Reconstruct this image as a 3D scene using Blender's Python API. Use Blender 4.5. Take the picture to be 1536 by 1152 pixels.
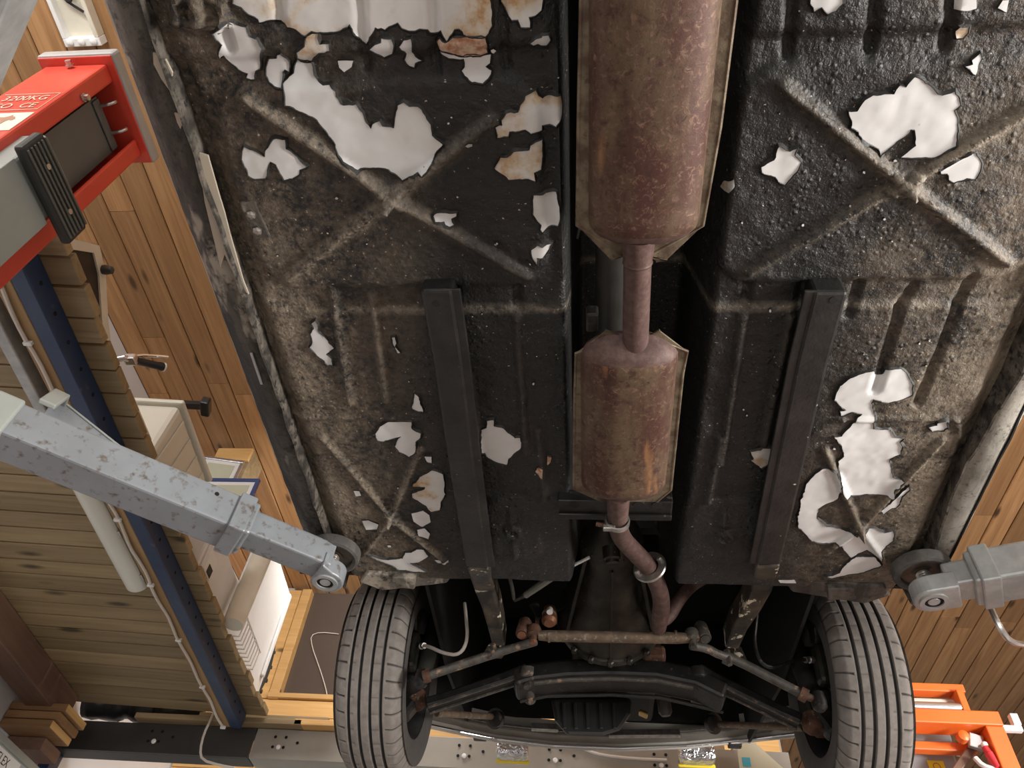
import bpy, bmesh, math, random
import numpy as np
from mathutils import Vector, Matrix, noise
from mathutils.geometry import delaunay_2d_cdt
random.seed(7)
for o in list(bpy.data.objects): bpy.data.objects.remove(o)
scene = bpy.context.scene
col = scene.collection

# ------------------------------------------------------------------ camera
FPX, CXP, CYP = 1150.0, 768.0, 576.0
CAM = np.array([0.0, 0.0, 0.75])
_F = np.array([112.0, -1354.0, 1150.0]); _F /= np.linalg.norm(_F)
_X = np.array([1150.0, 0.0, -112.0]); _X /= np.linalg.norm(_X)
_Z = np.cross(_X, _F); _Z = _Z if _Z[1] > 0 else -_Z
RM = np.array([_X, _F, _Z])
cd = bpy.data.cameras.new('camera'); cam = bpy.data.objects.new('camera', cd); col.objects.link(cam)
cd.sensor_width = 36.0; cd.lens = FPX / 1536.0 * 36.0; cd.clip_start = 0.02
m4 = Matrix.Identity(4)
for i in range(3):
    m4[i][0] = RM[i][0]; m4[i][1] = RM[i][1]; m4[i][2] = -RM[i][2]; m4[i][3] = CAM[i]
cam.matrix_world = m4
scene.camera = cam
# ------------------------------------------------------------------ world, lamps, exposure
scene.view_settings.view_transform = 'Standard'
scene.view_settings.look = 'None'
scene.view_settings.gamma = 1.0
scene.view_settings.use_curve_mapping = False
scene.view_settings.exposure = 0.2
w = bpy.data.worlds.new('world'); scene.world = w; w.use_nodes = True
w.node_tree.nodes['Background'].inputs[0].default_value = (0.95, 0.97, 1.0, 1)
w.node_tree.nodes['Background'].inputs[1].default_value = 0.32
def area(name, loc, target, sx, sy, power, color=(1, .97, .93)):
    l = bpy.data.lights.new(name, 'AREA'); l.shape = 'RECTANGLE'; l.size = sx; l.size_y = sy; l.energy = power; l.color = color
    o = bpy.data.objects.new(name, l); col.objects.link(o); o.location = loc
    o.rotation_euler = (Vector(target) - Vector(loc)).to_track_quat('-Z', 'Y').to_euler()
    return o
area('key_light_right', (3.3, 0.2, 1.05), (0.3, 1.0, 1.9), 1.2, 0.9, 215, (1, .96, .91))  # key light from the low right, source unseen; no door is built there
area('rear_fill', (-0.5, -3.2, 1.1), (0.0, 1.2, 1.9), 2.2, 1.6, 40)  # added fill from behind the camera, no door stands there
area('ceiling_fill_left', (-2.0, -0.9, 3.2), (-1.7, 2.2, 3.7), 1.3, 0.3, 38)  # added fill to brighten the left planks, no tube hangs here
area('front_wall_fill', (-1.0, 3.3, 3.7), (-1.3, 5.0, 3.0), 1.2, 0.2, 30)  # added fill for the front wall, not a real tube
area('ceiling_fill_right', (3.2, 0.6, 3.0), (2.4, 4.5, 3.6), 1.3, 0.3, 22)  # added fill for the right-hand planks, no fitting here

# ------------------------------------------------------------------ pixel -> place
def ray(px, py): return RM @ np.array([px - CXP, -(py - CYP), FPX])
def PZ(px, py, z):
    d = ray(px, py); return Vector(CAM + d * ((z - CAM[2]) / d[2]))
def PX(px, py, x):
    d = ray(px, py); return Vector(CAM + d * ((x - CAM[0]) / d[0]))
def PY(px, py, y):
    d = ray(px, py); return Vector(CAM + d * ((y - CAM[1]) / d[1]))

# ------------------------------------------------------------------ mesh helpers
class MB:
    def __init__(s): s.v = []; s.f = []
    def add(s, vs, fs):
        b = len(s.v); s.v += [tuple(v) for v in vs]; s.f += [tuple(i + b for i in f) for f in fs]; return s
    def box(s, c, size, rot=None):
        hx, hy, hz = [q / 2 for q in size]; c = Vector(c)
        vs = [Vector((x, y, z)) for x in (-hx, hx) for y in (-hy, hy) for z in (-hz, hz)]
        if rot is not None: vs = [rot @ v for v in vs]
        return s.add([c + v for v in vs], [(0, 1, 3, 2), (4, 6, 7, 5), (0, 4, 5, 1), (2, 3, 7, 6), (0, 2, 6, 4), (1, 5, 7, 3)])
    def bb(s, a, b):
        return s.box([(p + q) / 2 for p, q in zip(a, b)], [abs(q - p) for p, q in zip(a, b)])
    def beam(s, p0, p1, w, h, up=(0, 0, 1), w1=None, h1=None):
        p0, p1 = Vector(p0), Vector(p1); d = (p1 - p0).normalized(); up = Vector(up)
        sd = d.cross(up).normalized(); u = sd.cross(d).normalized()
        w1 = w if w1 is None else w1; h1 = h if h1 is None else h1
        vs = []
        for p, ww, hh in ((p0, w, h), (p1, w1, h1)):
            for a, b in ((-1, -1), (1, -1), (1, 1), (-1, 1)): vs.append(p + sd * a * ww / 2 + u * b * hh / 2)
        return s.add(vs, [(0, 1, 5, 4), (1, 2, 6, 5), (2, 3, 7, 6), (3, 0, 4, 7), (3, 2, 1, 0), (4, 5, 6, 7)])
    def sweep(s, pts, w, h, up=(0, 0, 1)):
        pts = [Vector(p) for p in pts]; n = len(pts); vs = []; up = Vector(up)
        for i, p in enumerate(pts):
            d = (pts[min(i + 1, n - 1)] - pts[max(i - 1, 0)]).normalized(); sd = d.cross(up).normalized(); u = sd.cross(d).normalized()
            ww = w[i] if isinstance(w, (list, tuple)) else w; hh = h[i] if isinstance(h, (list, tuple)) else h
            for a, b in ((-1, -1), (1, -1), (1, 1), (-1, 1)): vs.append(p + sd * a * ww / 2 + u * b * hh / 2)
        fs = [(3, 2, 1, 0), (4 * n - 4, 4 * n - 3, 4 * n - 2, 4 * n - 1)]
        for i in range(n - 1):
            for k in range(4): fs.append((4 * i + k, 4 * i + (k + 1) % 4, 4 * i + 4 + (k + 1) % 4, 4 * i + 4 + k))
        return s.add(vs, fs)
    def tube(s, pts, r, n=12, smooth=0):
        pts = [Vector(p) for p in pts]
        rs = list(r) if isinstance(r, (list, tuple)) else [r] * len(pts)
        for _ in range(smooth):
            np_, nr = [pts[0]], [rs[0]]
            for a, b, ra, rb in zip(pts, pts[1:], rs, rs[1:]):
                np_ += [a * .75 + b * .25, a * .25 + b * .75]; nr += [ra * .75 + rb * .25, ra * .25 + rb * .75]
            np_.append(pts[-1]); nr.append(rs[-1]); pts, rs = np_, nr
        m = len(pts); vs = []; ref = None
        for i, p in enumerate(pts):
            d = (pts[min(i + 1, m - 1)] - pts[max(i - 1, 0)]).normalized()
            if ref is None: ref = d.orthogonal().normalized()
            ref = (ref - d * ref.dot(d)).normalized(); b = d.cross(ref)
            for k in range(n):
                a = 2 * math.pi * k / n; vs.append(p + (ref * math.cos(a) + b * math.sin(a)) * rs[i])
        fs = [tuple(range(n - 1, -1, -1)), tuple(range((m - 1) * n, m * n))]
        for i in range(m - 1):
            for k in range(n): fs.append((i * n + k, i * n + (k + 1) % n, i * n + n + (k + 1) % n, i * n + n + k))
        return s.add(vs, fs)
    def lathe(s, o, ax, prof, n=32, closed=False):
        o = Vector(o); ax = Vector(ax).normalized(); e = ax.orthogonal().normalized(); g = ax.cross(e); m = len(prof); vs = []
        for r, h in prof:
            for k in range(n):
                a = 2 * math.pi * k / n; vs.append(o + ax * h + (e * math.cos(a) + g * math.sin(a)) * r)
        fs = []
        for i in range(m if closed else m - 1):
            j = (i + 1) % m
            for k in range(n): fs.append((i * n + k, i * n + (k + 1) % n, j * n + (k + 1) % n, j * n + k))
        if not closed: fs += [tuple(range(n - 1, -1, -1)), tuple(range((m - 1) * n, m * n))]
        return s.add(vs, fs)
    def prism(s, pts, vec):
        pts = [Vector(p) for p in pts]; n = len(pts); vec = Vector(vec)
        return s.add(pts + [p + vec for p in pts], [tuple(range(n - 1, -1, -1)), tuple(range(n, 2 * n))] + [(i, (i + 1) % n, n + (i + 1) % n, n + i) for i in range(n)])
    def build(s, name, mat, parent=None, smooth=False, bevel=0, angle=35, shell=False):
        me = bpy.data.meshes.new(name); me.from_pydata(s.v, [], s.f)
        if not shell:
            bm = bmesh.new(); bm.from_mesh(me); bmesh.ops.recalc_face_normals(bm, faces=bm.faces); bm.to_mesh(me); bm.free()
        me.update()
        o = bpy.data.objects.new(name, me); me.materials.append(mat); return fin(o, parent, smooth, bevel, angle)
def fin(o, parent=None, smooth=False, bevel=0, angle=35):
    col.objects.link(o)
    if smooth:
        for p in o.data.polygons: p.use_smooth = True
        try: o.data.set_sharp_from_angle(angle=math.radians(angle))
        except Exception: pass
    if bevel:
        b = o.modifiers.new('bevel', 'BEVEL'); b.width = bevel; b.segments = 2; b.limit_method = 'ANGLE'; b.angle_limit = math.radians(40)
    if parent is not None:
        o.parent = parent
        if parent.type == 'EMPTY': o.matrix_parent_inverse = Matrix.Translation(parent.location).inverted()
    return o
def tag(o, label, cat, group=None):
    o['label'] = label; o['category'] = cat
    if group: o['group'] = group
    return o
def thing(name, label, cat, loc, group=None):
    o = bpy.data.objects.new(name, None); o.empty_display_size = 0.05; o.location = loc; col.objects.link(o)
    return tag(o, label, cat, group)
def struct(o): o['kind'] = 'structure'; return o
def text(s, size, loc, rot, mat, name, parent, thick=.0004, sx=1.0):
    c = bpy.data.curves.new(name, 'FONT'); c.body = s; c.size = size; c.extrude = thick
    t = bpy.data.objects.new(name, c); col.objects.link(t)
    dg = bpy.context.evaluated_depsgraph_get(); me = bpy.data.meshes.new_from_object(t.evaluated_get(dg))
    bpy.data.objects.remove(t)
    M = Matrix.Translation(loc) @ rot.to_4x4() @ Matrix.Diagonal((sx, 1, 1, 1)); me.transform(M); me.materials.clear(); me.materials.append(mat)
    return fin(bpy.data.objects.new(name, me), parent)
def axes(xa, ya):
    xa = Vector(xa).normalized(); ya = Vector(ya); za = xa.cross(ya).normalized(); ya = za.cross(xa)
    return Matrix((xa, ya, za)).transposed()

# ------------------------------------------------------------------ materials
def mat(name, color, rough=.6, metal=0.0, spec=.5):
    m = bpy.data.materials.new(name); m.use_nodes = True; b = m.node_tree.nodes['Principled BSDF']
    b.inputs['Base Color'].default_value = (*color, 1); b.inputs['Roughness'].default_value = rough; b.inputs['Metallic'].default_value = metal
    b.inputs['Specular IOR Level'].default_value = spec
    return m
class NT:
    def __init__(s, m): s.t = m.node_tree; s.b = s.t.nodes['Principled BSDF']; s._c = None
    def n(s, typ, **kw):
        nd = s.t.nodes.new(typ)
        for k, v in kw.items(): setattr(nd, k, v)
        return nd
    def l(s, a, b): s.t.links.new(a, b)
    def co(s, scale=(1, 1, 1), kind='Object'):
        if s._c is None: s._c = s.n('ShaderNodeTexCoord')
        mp = s.n('ShaderNodeMapping'); mp.inputs['Scale'].default_value = scale; s.l(s._c.outputs[kind], mp.inputs[0]); return mp.outputs[0]
    def noise(s, scale, detail=4, rough=.55, vec=None, dist=0):
        nd = s.n('ShaderNodeTexNoise'); nd.inputs['Scale'].default_value = scale; nd.inputs['Detail'].default_value = detail; nd.inputs['Roughness'].default_value = rough; nd.inputs['Distortion'].default_value = dist
        s.l(vec if vec is not None else s.co(), nd.inputs['Vector']); return nd.outputs['Fac']
    def voro(s, scale, vec=None):
        nd = s.n('ShaderNodeTexVoronoi'); nd.inputs['Scale'].default_value = scale; s.l(vec if vec is not None else s.co(), nd.inputs['Vector']); return nd.outputs['Distance']
    def ramp(s, fac, a, b, ca=(0, 0, 0), cb=(1, 1, 1)):
        nd = s.n('ShaderNodeValToRGB'); e = nd.color_ramp.elements; e[0].position = a; e[1].position = b; e[0].color = (*ca, 1); e[1].color = (*cb, 1); s.l(fac, nd.inputs[0]); return nd.outputs[0]
    def mix(s, fac, a, b, mode='MIX'):
        nd = s.n('ShaderNodeMix'); nd.data_type = 'RGBA'; nd.blend_type = mode
        for v, i in ((fac, 0), (a, 6), (b, 7)):
            if isinstance(v, (int, float)): nd.inputs[i].default_value = v
            elif isinstance(v, tuple): nd.inputs[i].default_value = (*v, 1)
            else: s.l(v, nd.inputs[i])
        return nd.outputs[2]
    def math(s, op, a, b=None):
        nd = s.n('ShaderNodeMath', operation=op)
        for v, i in ((a, 0), (b, 1)):
            if v is None: continue
            if isinstance(v, (int, float)): nd.inputs[i].default_value = v
            else: s.l(v, nd.inputs[i])
        return nd.outputs[0]
    def bump(s, h, strength=.3, dist=.01, prev=None):
        nd = s.n('ShaderNodeBump'); nd.inputs['Strength'].default_value = strength; nd.inputs['Distance'].default_value = dist; s.l(h, nd.inputs['Height'])
        if prev is not None: s.l(prev, nd.inputs['Normal'])
        return nd.outputs[0]
    def base(s, c): s.l(c, s.b.inputs['Base Color'])
    def rough(s, c): s.l(c, s.b.inputs['Roughness'])
    def normal(s, c): s.l(c, s.b.inputs['Normal'])
    def rnd(s):
        return s.n('ShaderNodeObjectInfo').outputs['Random']
def speckled(name, c0, c1, scale, lo, hi, rough=.6, metal=0.0, c2=None, s2=30, lo2=.55, hi2=.7, bump=.15, stretch=(1, 1, 1), bd=.004):
    m = mat(name, c0, rough, metal); t = NT(m); v = t.co(stretch)
    c = t.ramp(t.noise(scale, 6, .6, v), lo, hi, c0, c1)
    if c2: c = t.mix(t.ramp(t.noise(s2, 5, .6, v), lo2, hi2), c, c2)
    t.base(c)
    if bump: t.normal(t.bump(t.noise(scale * 6, 4, .6, v), bump, bd))
    return m
def wood(name, light, dark, along=1, rnd=.35, knots=True, rough=.55):
    m = mat(name, light, rough); t = NT(m)
    st = [22, 22, 22]; st[along] = 1.1
    v = t.co(tuple(st)); r = t.rnd()
    vm = t.n('ShaderNodeVectorMath', operation='ADD'); t.l(v, vm.inputs[0])
    cb = t.n('ShaderNodeCombineXYZ'); rr = t.math('MULTIPLY', r, 37.0)
    for i in range(3): t.l(rr, cb.inputs[i])
    t.l(cb.outputs[0], vm.inputs[1]); v = vm.outputs[0]
    g = t.noise(1.0, 6, .6, v, 1.2)
    c = t.ramp(g, .32, .66, dark, light)
    hsv = t.n('ShaderNodeHueSaturation'); t.l(c, hsv.inputs['Color'])
    t.l(t.math('ADD', t.math('MULTIPLY', r, rnd), 1 - rnd * .55), hsv.inputs['Value']); c = hsv.outputs[0]
    if knots:
        ks = [7, 7, 7]; ks[along] = 2.2
        kv = t.co(tuple(ks)); vm2 = t.n('ShaderNodeVectorMath', operation='ADD'); t.l(kv, vm2.inputs[0]); t.l(cb.outputs[0], vm2.inputs[1])
        kd = t.voro(1.0, vm2.outputs[0]); c = t.mix(t.ramp(kd, .07, .16, (1, 1, 1), (0, 0, 0)), c, tuple(q * .28 for q in dark))
    t.base(c); t.normal(t.bump(g, .12, .003))
    return m

M = {}
def make_materials():
    # underseal with road dirt
    m = mat('underseal', (.02, .02, .018), .5); t = NT(m); v = t.co()
    sx = t.n('ShaderNodeSeparateXYZ'); t.l(v, sx.inputs[0])
    off = t.math('ABSOLUTE', t.math('SUBTRACT', sx.outputs[0], .073))
    side = t.ramp(off, .27, .62)
    n1 = t.noise(7, 9, .75, v); n2 = t.noise(85, 6, .75, v); n3 = t.noise(2.3, 3, .5, v)
    dirt = t.math('MULTIPLY', t.ramp(t.math('ADD', t.math('MULTIPLY', n1, .6), t.math('MULTIPLY', n2, .4)), .43, .62), t.ramp(t.math('ADD', t.math('MULTIPLY', side, .85), t.math('MULTIPLY', n3, .55)), .42, 1.05))
    c = t.mix(n2, (.0085, .0083, .0080), (.021, .020, .0185))
    c = t.mix(dirt, c, (.185, .142, .10))
    wr = t.n('ShaderNodeAttribute', attribute_name='wear')
    c = t.mix(t.math('MULTIPLY', wr.outputs['Fac'], t.ramp(t.math('ADD', t.math('MULTIPLY', n1, .5), t.math('MULTIPLY', n2, .5)), .40, .60)), c, (.27, .225, .17))
    spk = t.ramp(t.noise(170, 2, .5, v), .72, .75)
    c = t.mix(spk, c, (.5, .45, .37)); t.base(c)
    t.rough(t.ramp(dirt, 0, 1, (.42, .42, .42), (.75, .75, .75))); t.b.inputs['Specular IOR Level'].default_value = .42
    b1 = t.bump(t.noise(24, 6, .62, v), .42, .028); pim = t.ramp(t.voro(62, v), .03, .30, (1, 1, 1), (0, 0, 0))
    pm = t.math('MULTIPLY', pim, t.ramp(t.noise(5, 2, .5, v), .44, .56))
    b2 = t.bump(pm, .5, .007, b1); t.normal(t.bump(t.noise(110, 5, .7, v), .4, .007, b2)); M['underseal'] = m
    M['flake_edge'] = speckled('flake_edge', (.010, .0098, .009), (.028, .026, .022), 90, .4, .7, .45, bump=.4)
    M['bare_paint'] = speckled('bare_paint', (.66, .66, .655), (.58, .57, .55), 9, .45, .7, .28, c2=(.45, .36, .26), s2=55, lo2=.72, hi2=.8, bump=.02)
    m = mat('rusty_paint', (.72, .71, .69), .38); t = NT(m); v = t.co()
    a = t.noise(11, 6, .6, v); b = t.noise(85, 5, .65, v)
    c = t.mix(t.ramp(a, .46, .60), (.63, .62, .605), (.56, .44, .28)); c = t.mix(t.math('MULTIPLY', t.ramp(a, .50, .62), t.ramp(b, .42, .62)), c, (.40, .19, .07)); t.base(c); M['rusty_paint'] = m
    m = mat('peach_rust', (.6, .35, .2), .6); t = NT(m); v = t.co()
    c = t.ramp(t.noise(60, 6, .65, v), .4, .62, (.66, .50, .38), (.36, .15, .07)); t.base(c); M['peach_rust'] = m
    # sill
    m = mat('sill_paint', (.3, .28, .25), .5); t = NT(m); v = t.co((9, 1.6, 9)); v1 = t.co()
    a = t.noise(1.4, 6, .65, v, .6); b = t.noise(40, 5, .7, v1); d = t.noise(3.2, 4, .6, t.co((3, 1.1, 3)))
    c = t.ramp(a, .38, .66, (.022, .020, .018), (.15, .132, .11)); c = t.mix(t.ramp(d, .56, .60), c, (.34, .30, .245)); c = t.mix(t.ramp(b, .50, .66), c, (.02, .018, .016)); t.base(c)
    t.normal(t.bump(b, .5, .008)); M['sill'] = m
    m = mat('sill_pale', (.5, .47, .42), .55); t = NT(m); v1 = t.co()
    c = t.ramp(t.noise(9, 7, .7, t.co((1, .35, 1))), .34, .6, (.13, .12, .10), (.40, .375, .33)); c = t.mix(t.ramp(t.noise(60, 5, .7, v1), .55, .68), c, (.1, .09, .08)); t.base(c); t.normal(t.bump(t.noise(45, 5, .7, v1), .25, .006)); M['sill_pale'] = m
    M['flange_dirty'] = speckled('flange_dirty', (.15, .13, .105), (.035, .031, .026), 26, .38, .6, .6, c2=(.02, .018, .016), s2=80, lo2=.52, hi2=.62, bump=.4)
    M['rail'] = speckled('rail_underseal', (.0085, .0083, .008), (.026, .024, .021), 14, .4, .75, .42, c2=(.55, .5, .4), s2=48, lo2=.705, hi2=.73, bump=.3)
    M['rail_flaky'] = speckled('rail_flaky', (.018, .017, .015), (.085, .065, .045), 16, .4, .65, .45, c2=(.62, .56, .45), s2=30, lo2=.60, hi2=.63, bump=.4)
    # exhaust
    m = mat('exhaust_rust', (.2, .1, .07), .58, .35); t = NT(m); v = t.co(); vs = t.co((1.6, .5, 1.6))
    a = t.noise(11, 7, .65, vs); b = t.noise(95, 7, .75, v, .8); d = t.noise(38, 5, .7, v); e = t.noise(5, 3, .5, t.co((4.5, .8, 1)))
    c = t.ramp(a, .38, .62, (.068, .027, .019), (.125, .085, .050)); c = t.mix(t.ramp(b, .53, .65), c, (.20, .12, .082)); c = t.mix(t.ramp(d, .52, .68), c, (.062, .028, .022)); c = t.mix(t.ramp(e, .63, .73), c, (.30, .145, .06)); c = t.mix(t.ramp(b, .32, .42, (1, 1, 1), (0, 0, 0)), c, (.035, .018, .015)); t.base(c)
    t.normal(t.bump(b, .25, .003)); M['exhaust'] = m
    M['exhaust_seam'] = speckled('exhaust_seam', (.21, .17, .115), (.10, .068, .045), 30, .4, .62, .5, .35, c2=(.1, .055, .04), s2=90, bump=.2)
    M['pipe'] = speckled('pipe_rust', (.075, .040, .034), (.125, .075, .062), 70, .4, .65, .62, .2, c2=(.07, .04, .034), s2=160, bump=.2, bd=.002)
    M['clamp'] = speckled('clamp_steel', (.5, .48, .45), (.3, .28, .25), 60, .4, .7, .35, .85)
    M['black_iron'] = speckled('black_iron', (.007, .0068, .0065), (.021, .018, .016), 22, .4, .7, .42, .1, c2=(.11, .08, .055), s2=60, lo2=.63, hi2=.74, bump=.25)
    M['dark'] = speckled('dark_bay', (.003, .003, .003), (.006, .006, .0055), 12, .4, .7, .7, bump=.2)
    M['gearbox'] = speckled('gearbox_alloy', (.024, .022, .018), (.058, .052, .041), 18, .4, .7, .38, .5, c2=(.42, .37, .24), s2=34, lo2=.70, hi2=.74, bump=.3)
    M['grey_rod'] = speckled('grey_rod', (.058, .054, .048), (.12, .11, .095), 30, .4, .7, .5, .3, c2=(.30, .2, .13), s2=45, lo2=.58, hi2=.68, bump=.3)
    M['rust_rod'] = speckled('rust_rod', (.11, .08, .055), (.20, .14, .09), 40, .4, .7, .55, .3, c2=(.30, .27, .22), s2=70, bump=.3)
    M['rust_joint'] = speckled('rust_joint', (.12, .055, .03), (.055, .03, .022), 45, .4, .65, .65, .2, c2=(.30, .22, .17), s2=70, lo2=.6, hi2=.7, bump=.5)
    M['copper'] = mat('coppery_grease', (.22, .095, .05), .5, .3)
    M['shaft'] = speckled('shaft_paint', (.032, .03, .025), (.02, .019, .016), 20, .4, .7, .5)
    M['oilpan'] = speckled('oilpan', (.014, .0135, .0125), (.022, .021, .019), 14, .4, .7, .45, bump=.1)
    # tyre
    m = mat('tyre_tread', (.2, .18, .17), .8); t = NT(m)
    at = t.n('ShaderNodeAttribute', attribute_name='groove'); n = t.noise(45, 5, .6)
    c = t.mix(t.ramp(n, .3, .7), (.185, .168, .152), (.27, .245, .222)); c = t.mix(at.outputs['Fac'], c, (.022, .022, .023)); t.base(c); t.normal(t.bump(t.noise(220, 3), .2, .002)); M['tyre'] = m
    M['rim'] = speckled('rim', (.03, .03, .031), (.06, .055, .052), 14, .4, .7, .5, .4)
    # lift
    M['lift_red'] = speckled('lift_red', (.62, .055, .035), (.70, .085, .05), 3, .4, .7, .35, bump=0)
    M['lift_grey'] = speckled('lift_grey', (.255, .275, .295), (.21, .222, .235), 7, .4, .7, .42, .15, c2=(.105, .075, .052), s2=46, lo2=.56, hi2=.72, bump=.08)
    M['lift_clean'] = speckled('lift_clean', (.35, .375, .35), (.31, .335, .315), 9, .4, .7, .4, .1, bump=.03)
    M['galv'] = speckled('galvanised', (.36, .37, .37), (.46, .47, .46), 25, .4, .65, .45, .4, bump=.05)
    M['pad_rubber'] = speckled('pad_rubber', (.055, .052, .048), (.10, .092, .082), 35, .4, .7, .75, bump=.25)
    M['pad_steel'] = speckled('pad_steel', (.10, .075, .055), (.16, .135, .115), 40, .4, .7, .5, .4)
    M['screw'] = mat('screw_steel', (.55, .53, .5), .28, .9)
    M['rubber'] = mat('black_rubber', (.028, .028, .027), .55)
    M['rubber_top'] = mat('worn_rubber', (.10, .10, .085), .6)
    M['cover'] = speckled('cover_sheet', (.105, .108, .10), (.13, .13, .122), 5, .4, .7, .5, bump=.05)
    M['cream_tag'] = mat('cream_sticker', (.86, .80, .62), .5)
    M['brown_ink'] = mat('brown_ink', (.42, .22, .13), .5)
    M['light_ink'] = mat('light_ink', (.92, .55, .42), .5)
    M['plate_grey'] = speckled('plate_grey', (.36, .35, .34), (.43, .41, .39), 6, .4, .7, .5)
    M['plate_beige'] = mat('plate_beige', (.70, .55, .38), .6)
    # wood
    M['ceil_wood'] = wood('ceiling_wood', (.53, .30, .135), (.34, .175, .072), 1, .45)
    M['ceil_dark'] = mat('ceiling_back', (.1, .055, .03), .8)
    M['deck_wood'] = wood('deck_wood', (.37, .275, .15), (.25, .18, .095), 0, .3)
    M['batten'] = wood('batten_wood', (.42, .27, .12), (.30, .18, .08), 1, .2)
    M['brown_beam'] = wood('brown_beam', (.22, .125, .085), (.15, .085, .058), 1, .2, False)
    M['orange_plank'] = wood('orange_plank', (.38, .21, .095), (.26, .14, .065), 0, .3)
    M['end_grain'] = wood('end_grain', (.80, .50, .19), (.62, .36, .13), 1, .2, False)
    M['pale_wood'] = wood('pale_wood', (.80, .50, .20), (.66, .38, .14), 0, .3)
    M['old_wood'] = wood('old_wood', (.34, .255, .14), (.22, .16, .09), 0, .3)
    M['blue_steel'] = speckled('blue_steel', (.020, .042, .105), (.034, .06, .125), 6, .4, .7, .38, .1, c2=(.12, .12, .12), s2=18, lo2=.63, hi2=.75)
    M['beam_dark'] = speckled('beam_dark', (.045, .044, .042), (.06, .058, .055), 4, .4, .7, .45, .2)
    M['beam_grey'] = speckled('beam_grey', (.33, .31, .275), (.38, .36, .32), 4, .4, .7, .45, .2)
    M['hole'] = mat('hole_dark', (.004, .004, .004), .9)
    # misc
    M['white'] = speckled('white_plastic', (.80, .80, .79), (.74, .735, .72), 5, .4, .7, .4, bump=0)
    M['wall_white'] = speckled('wall_white', (.78, .78, .80), (.74, .74, .76), 2, .4, .7, .6, bump=0)
    M['cream'] = speckled('cream_enamel', (.76, .72, .61), (.66, .62, .52), 8, .4, .7, .4)
    m = mat('milky_plastic', (.86, .84, .74), .3); b = m.node_tree.nodes['Principled BSDF']; b.inputs['Subsurface Weight'].default_value = 0.0; b.inputs['Transmission Weight'].default_value = .25; M['milky'] = m
    M['black_plastic'] = mat('black_plastic', (.012, .012, .013), .4)
    M['dark_inside'] = speckled('dark_inside', (.018, .015, .014), (.03, .026, .024), 8, .4, .7, .5)
    M['chrome'] = mat('chrome', (.85, .86, .88), .12, 1.0)
    m = mat('crumpled_chrome', (.8, .81, .84), .14, 1.0); t = NT(m); t.normal(t.bump(t.noise(38, 3, .5, None, .8), .9, .02)); M['crumpled'] = m
    M['silver'] = mat('silver', (.6, .6, .62), .3, .9)
    M['blue_frame'] = mat('blue_frame', (.06, .085, .24), .4)
    M['mat_board'] = mat('mat_board', (.56, .58, .45), .6)
    M['concrete'] = speckled('concrete', (.44, .43, .41), (.36, .35, .33), 3, .4, .7, .55)
    M['window_glass'] = mat('night_glass', (.105, .082, .068), .14)  # brown base colour stands in for the workshop reflected in the pane
    M['cable_white'] = mat('cable_white', (.72, .66, .60), .5)
    M['tube_cover'] = mat('tube_cover', (.78, .78, .70), .25)
    M['orange'] = speckled('orange_paint', (.85, .17, .025), (.78, .14, .02), 6, .4, .7, .4, bump=0)
    M['cab_grey'] = speckled('cabinet_grey', (.33, .34, .36), (.37, .38, .40), 3, .4, .7, .45, bump=0)
    M['pale_blue'] = mat('pale_blue', (.55, .68, .74), .45)
    M['yellow'] = mat('yellow', (.85, .66, .04), .45)
    M['red'] = mat('red_plastic', (.66, .04, .05), .4)
    M['cream_board'] = mat('cream_board', (.80, .78, .60), .6)
    M['blue_tape'] = mat('blue_tape', (.10, .55, .75), .5)
    M['door_grey'] = speckled('door_grey', (.50, .51, .50), (.46, .47, .46), 2, .4, .7, .5, bump=0)
    M['miflex_grey'] = mat('grey_green', (.46, .48, .45), .45)
    M['ink'] = mat('black_ink', (.02, .02, .02), .6)
    M['label_white'] = mat('label_white', (.85, .85, .84), .5)
    M['gold'] = mat('gold_rim', (.50, .33, .12), .35, .8)
    M['body_paint'] = mat('body_paint', (.52, .50, .46), .35)
    M['grey_valance'] = speckled('valance_paint', (.20, .19, .165), (.15, .14, .12), 14, .4, .7, .45)
    M['cardboard'] = mat('cardboard', (.55, .40, .24), .75)
make_materials()

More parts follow.
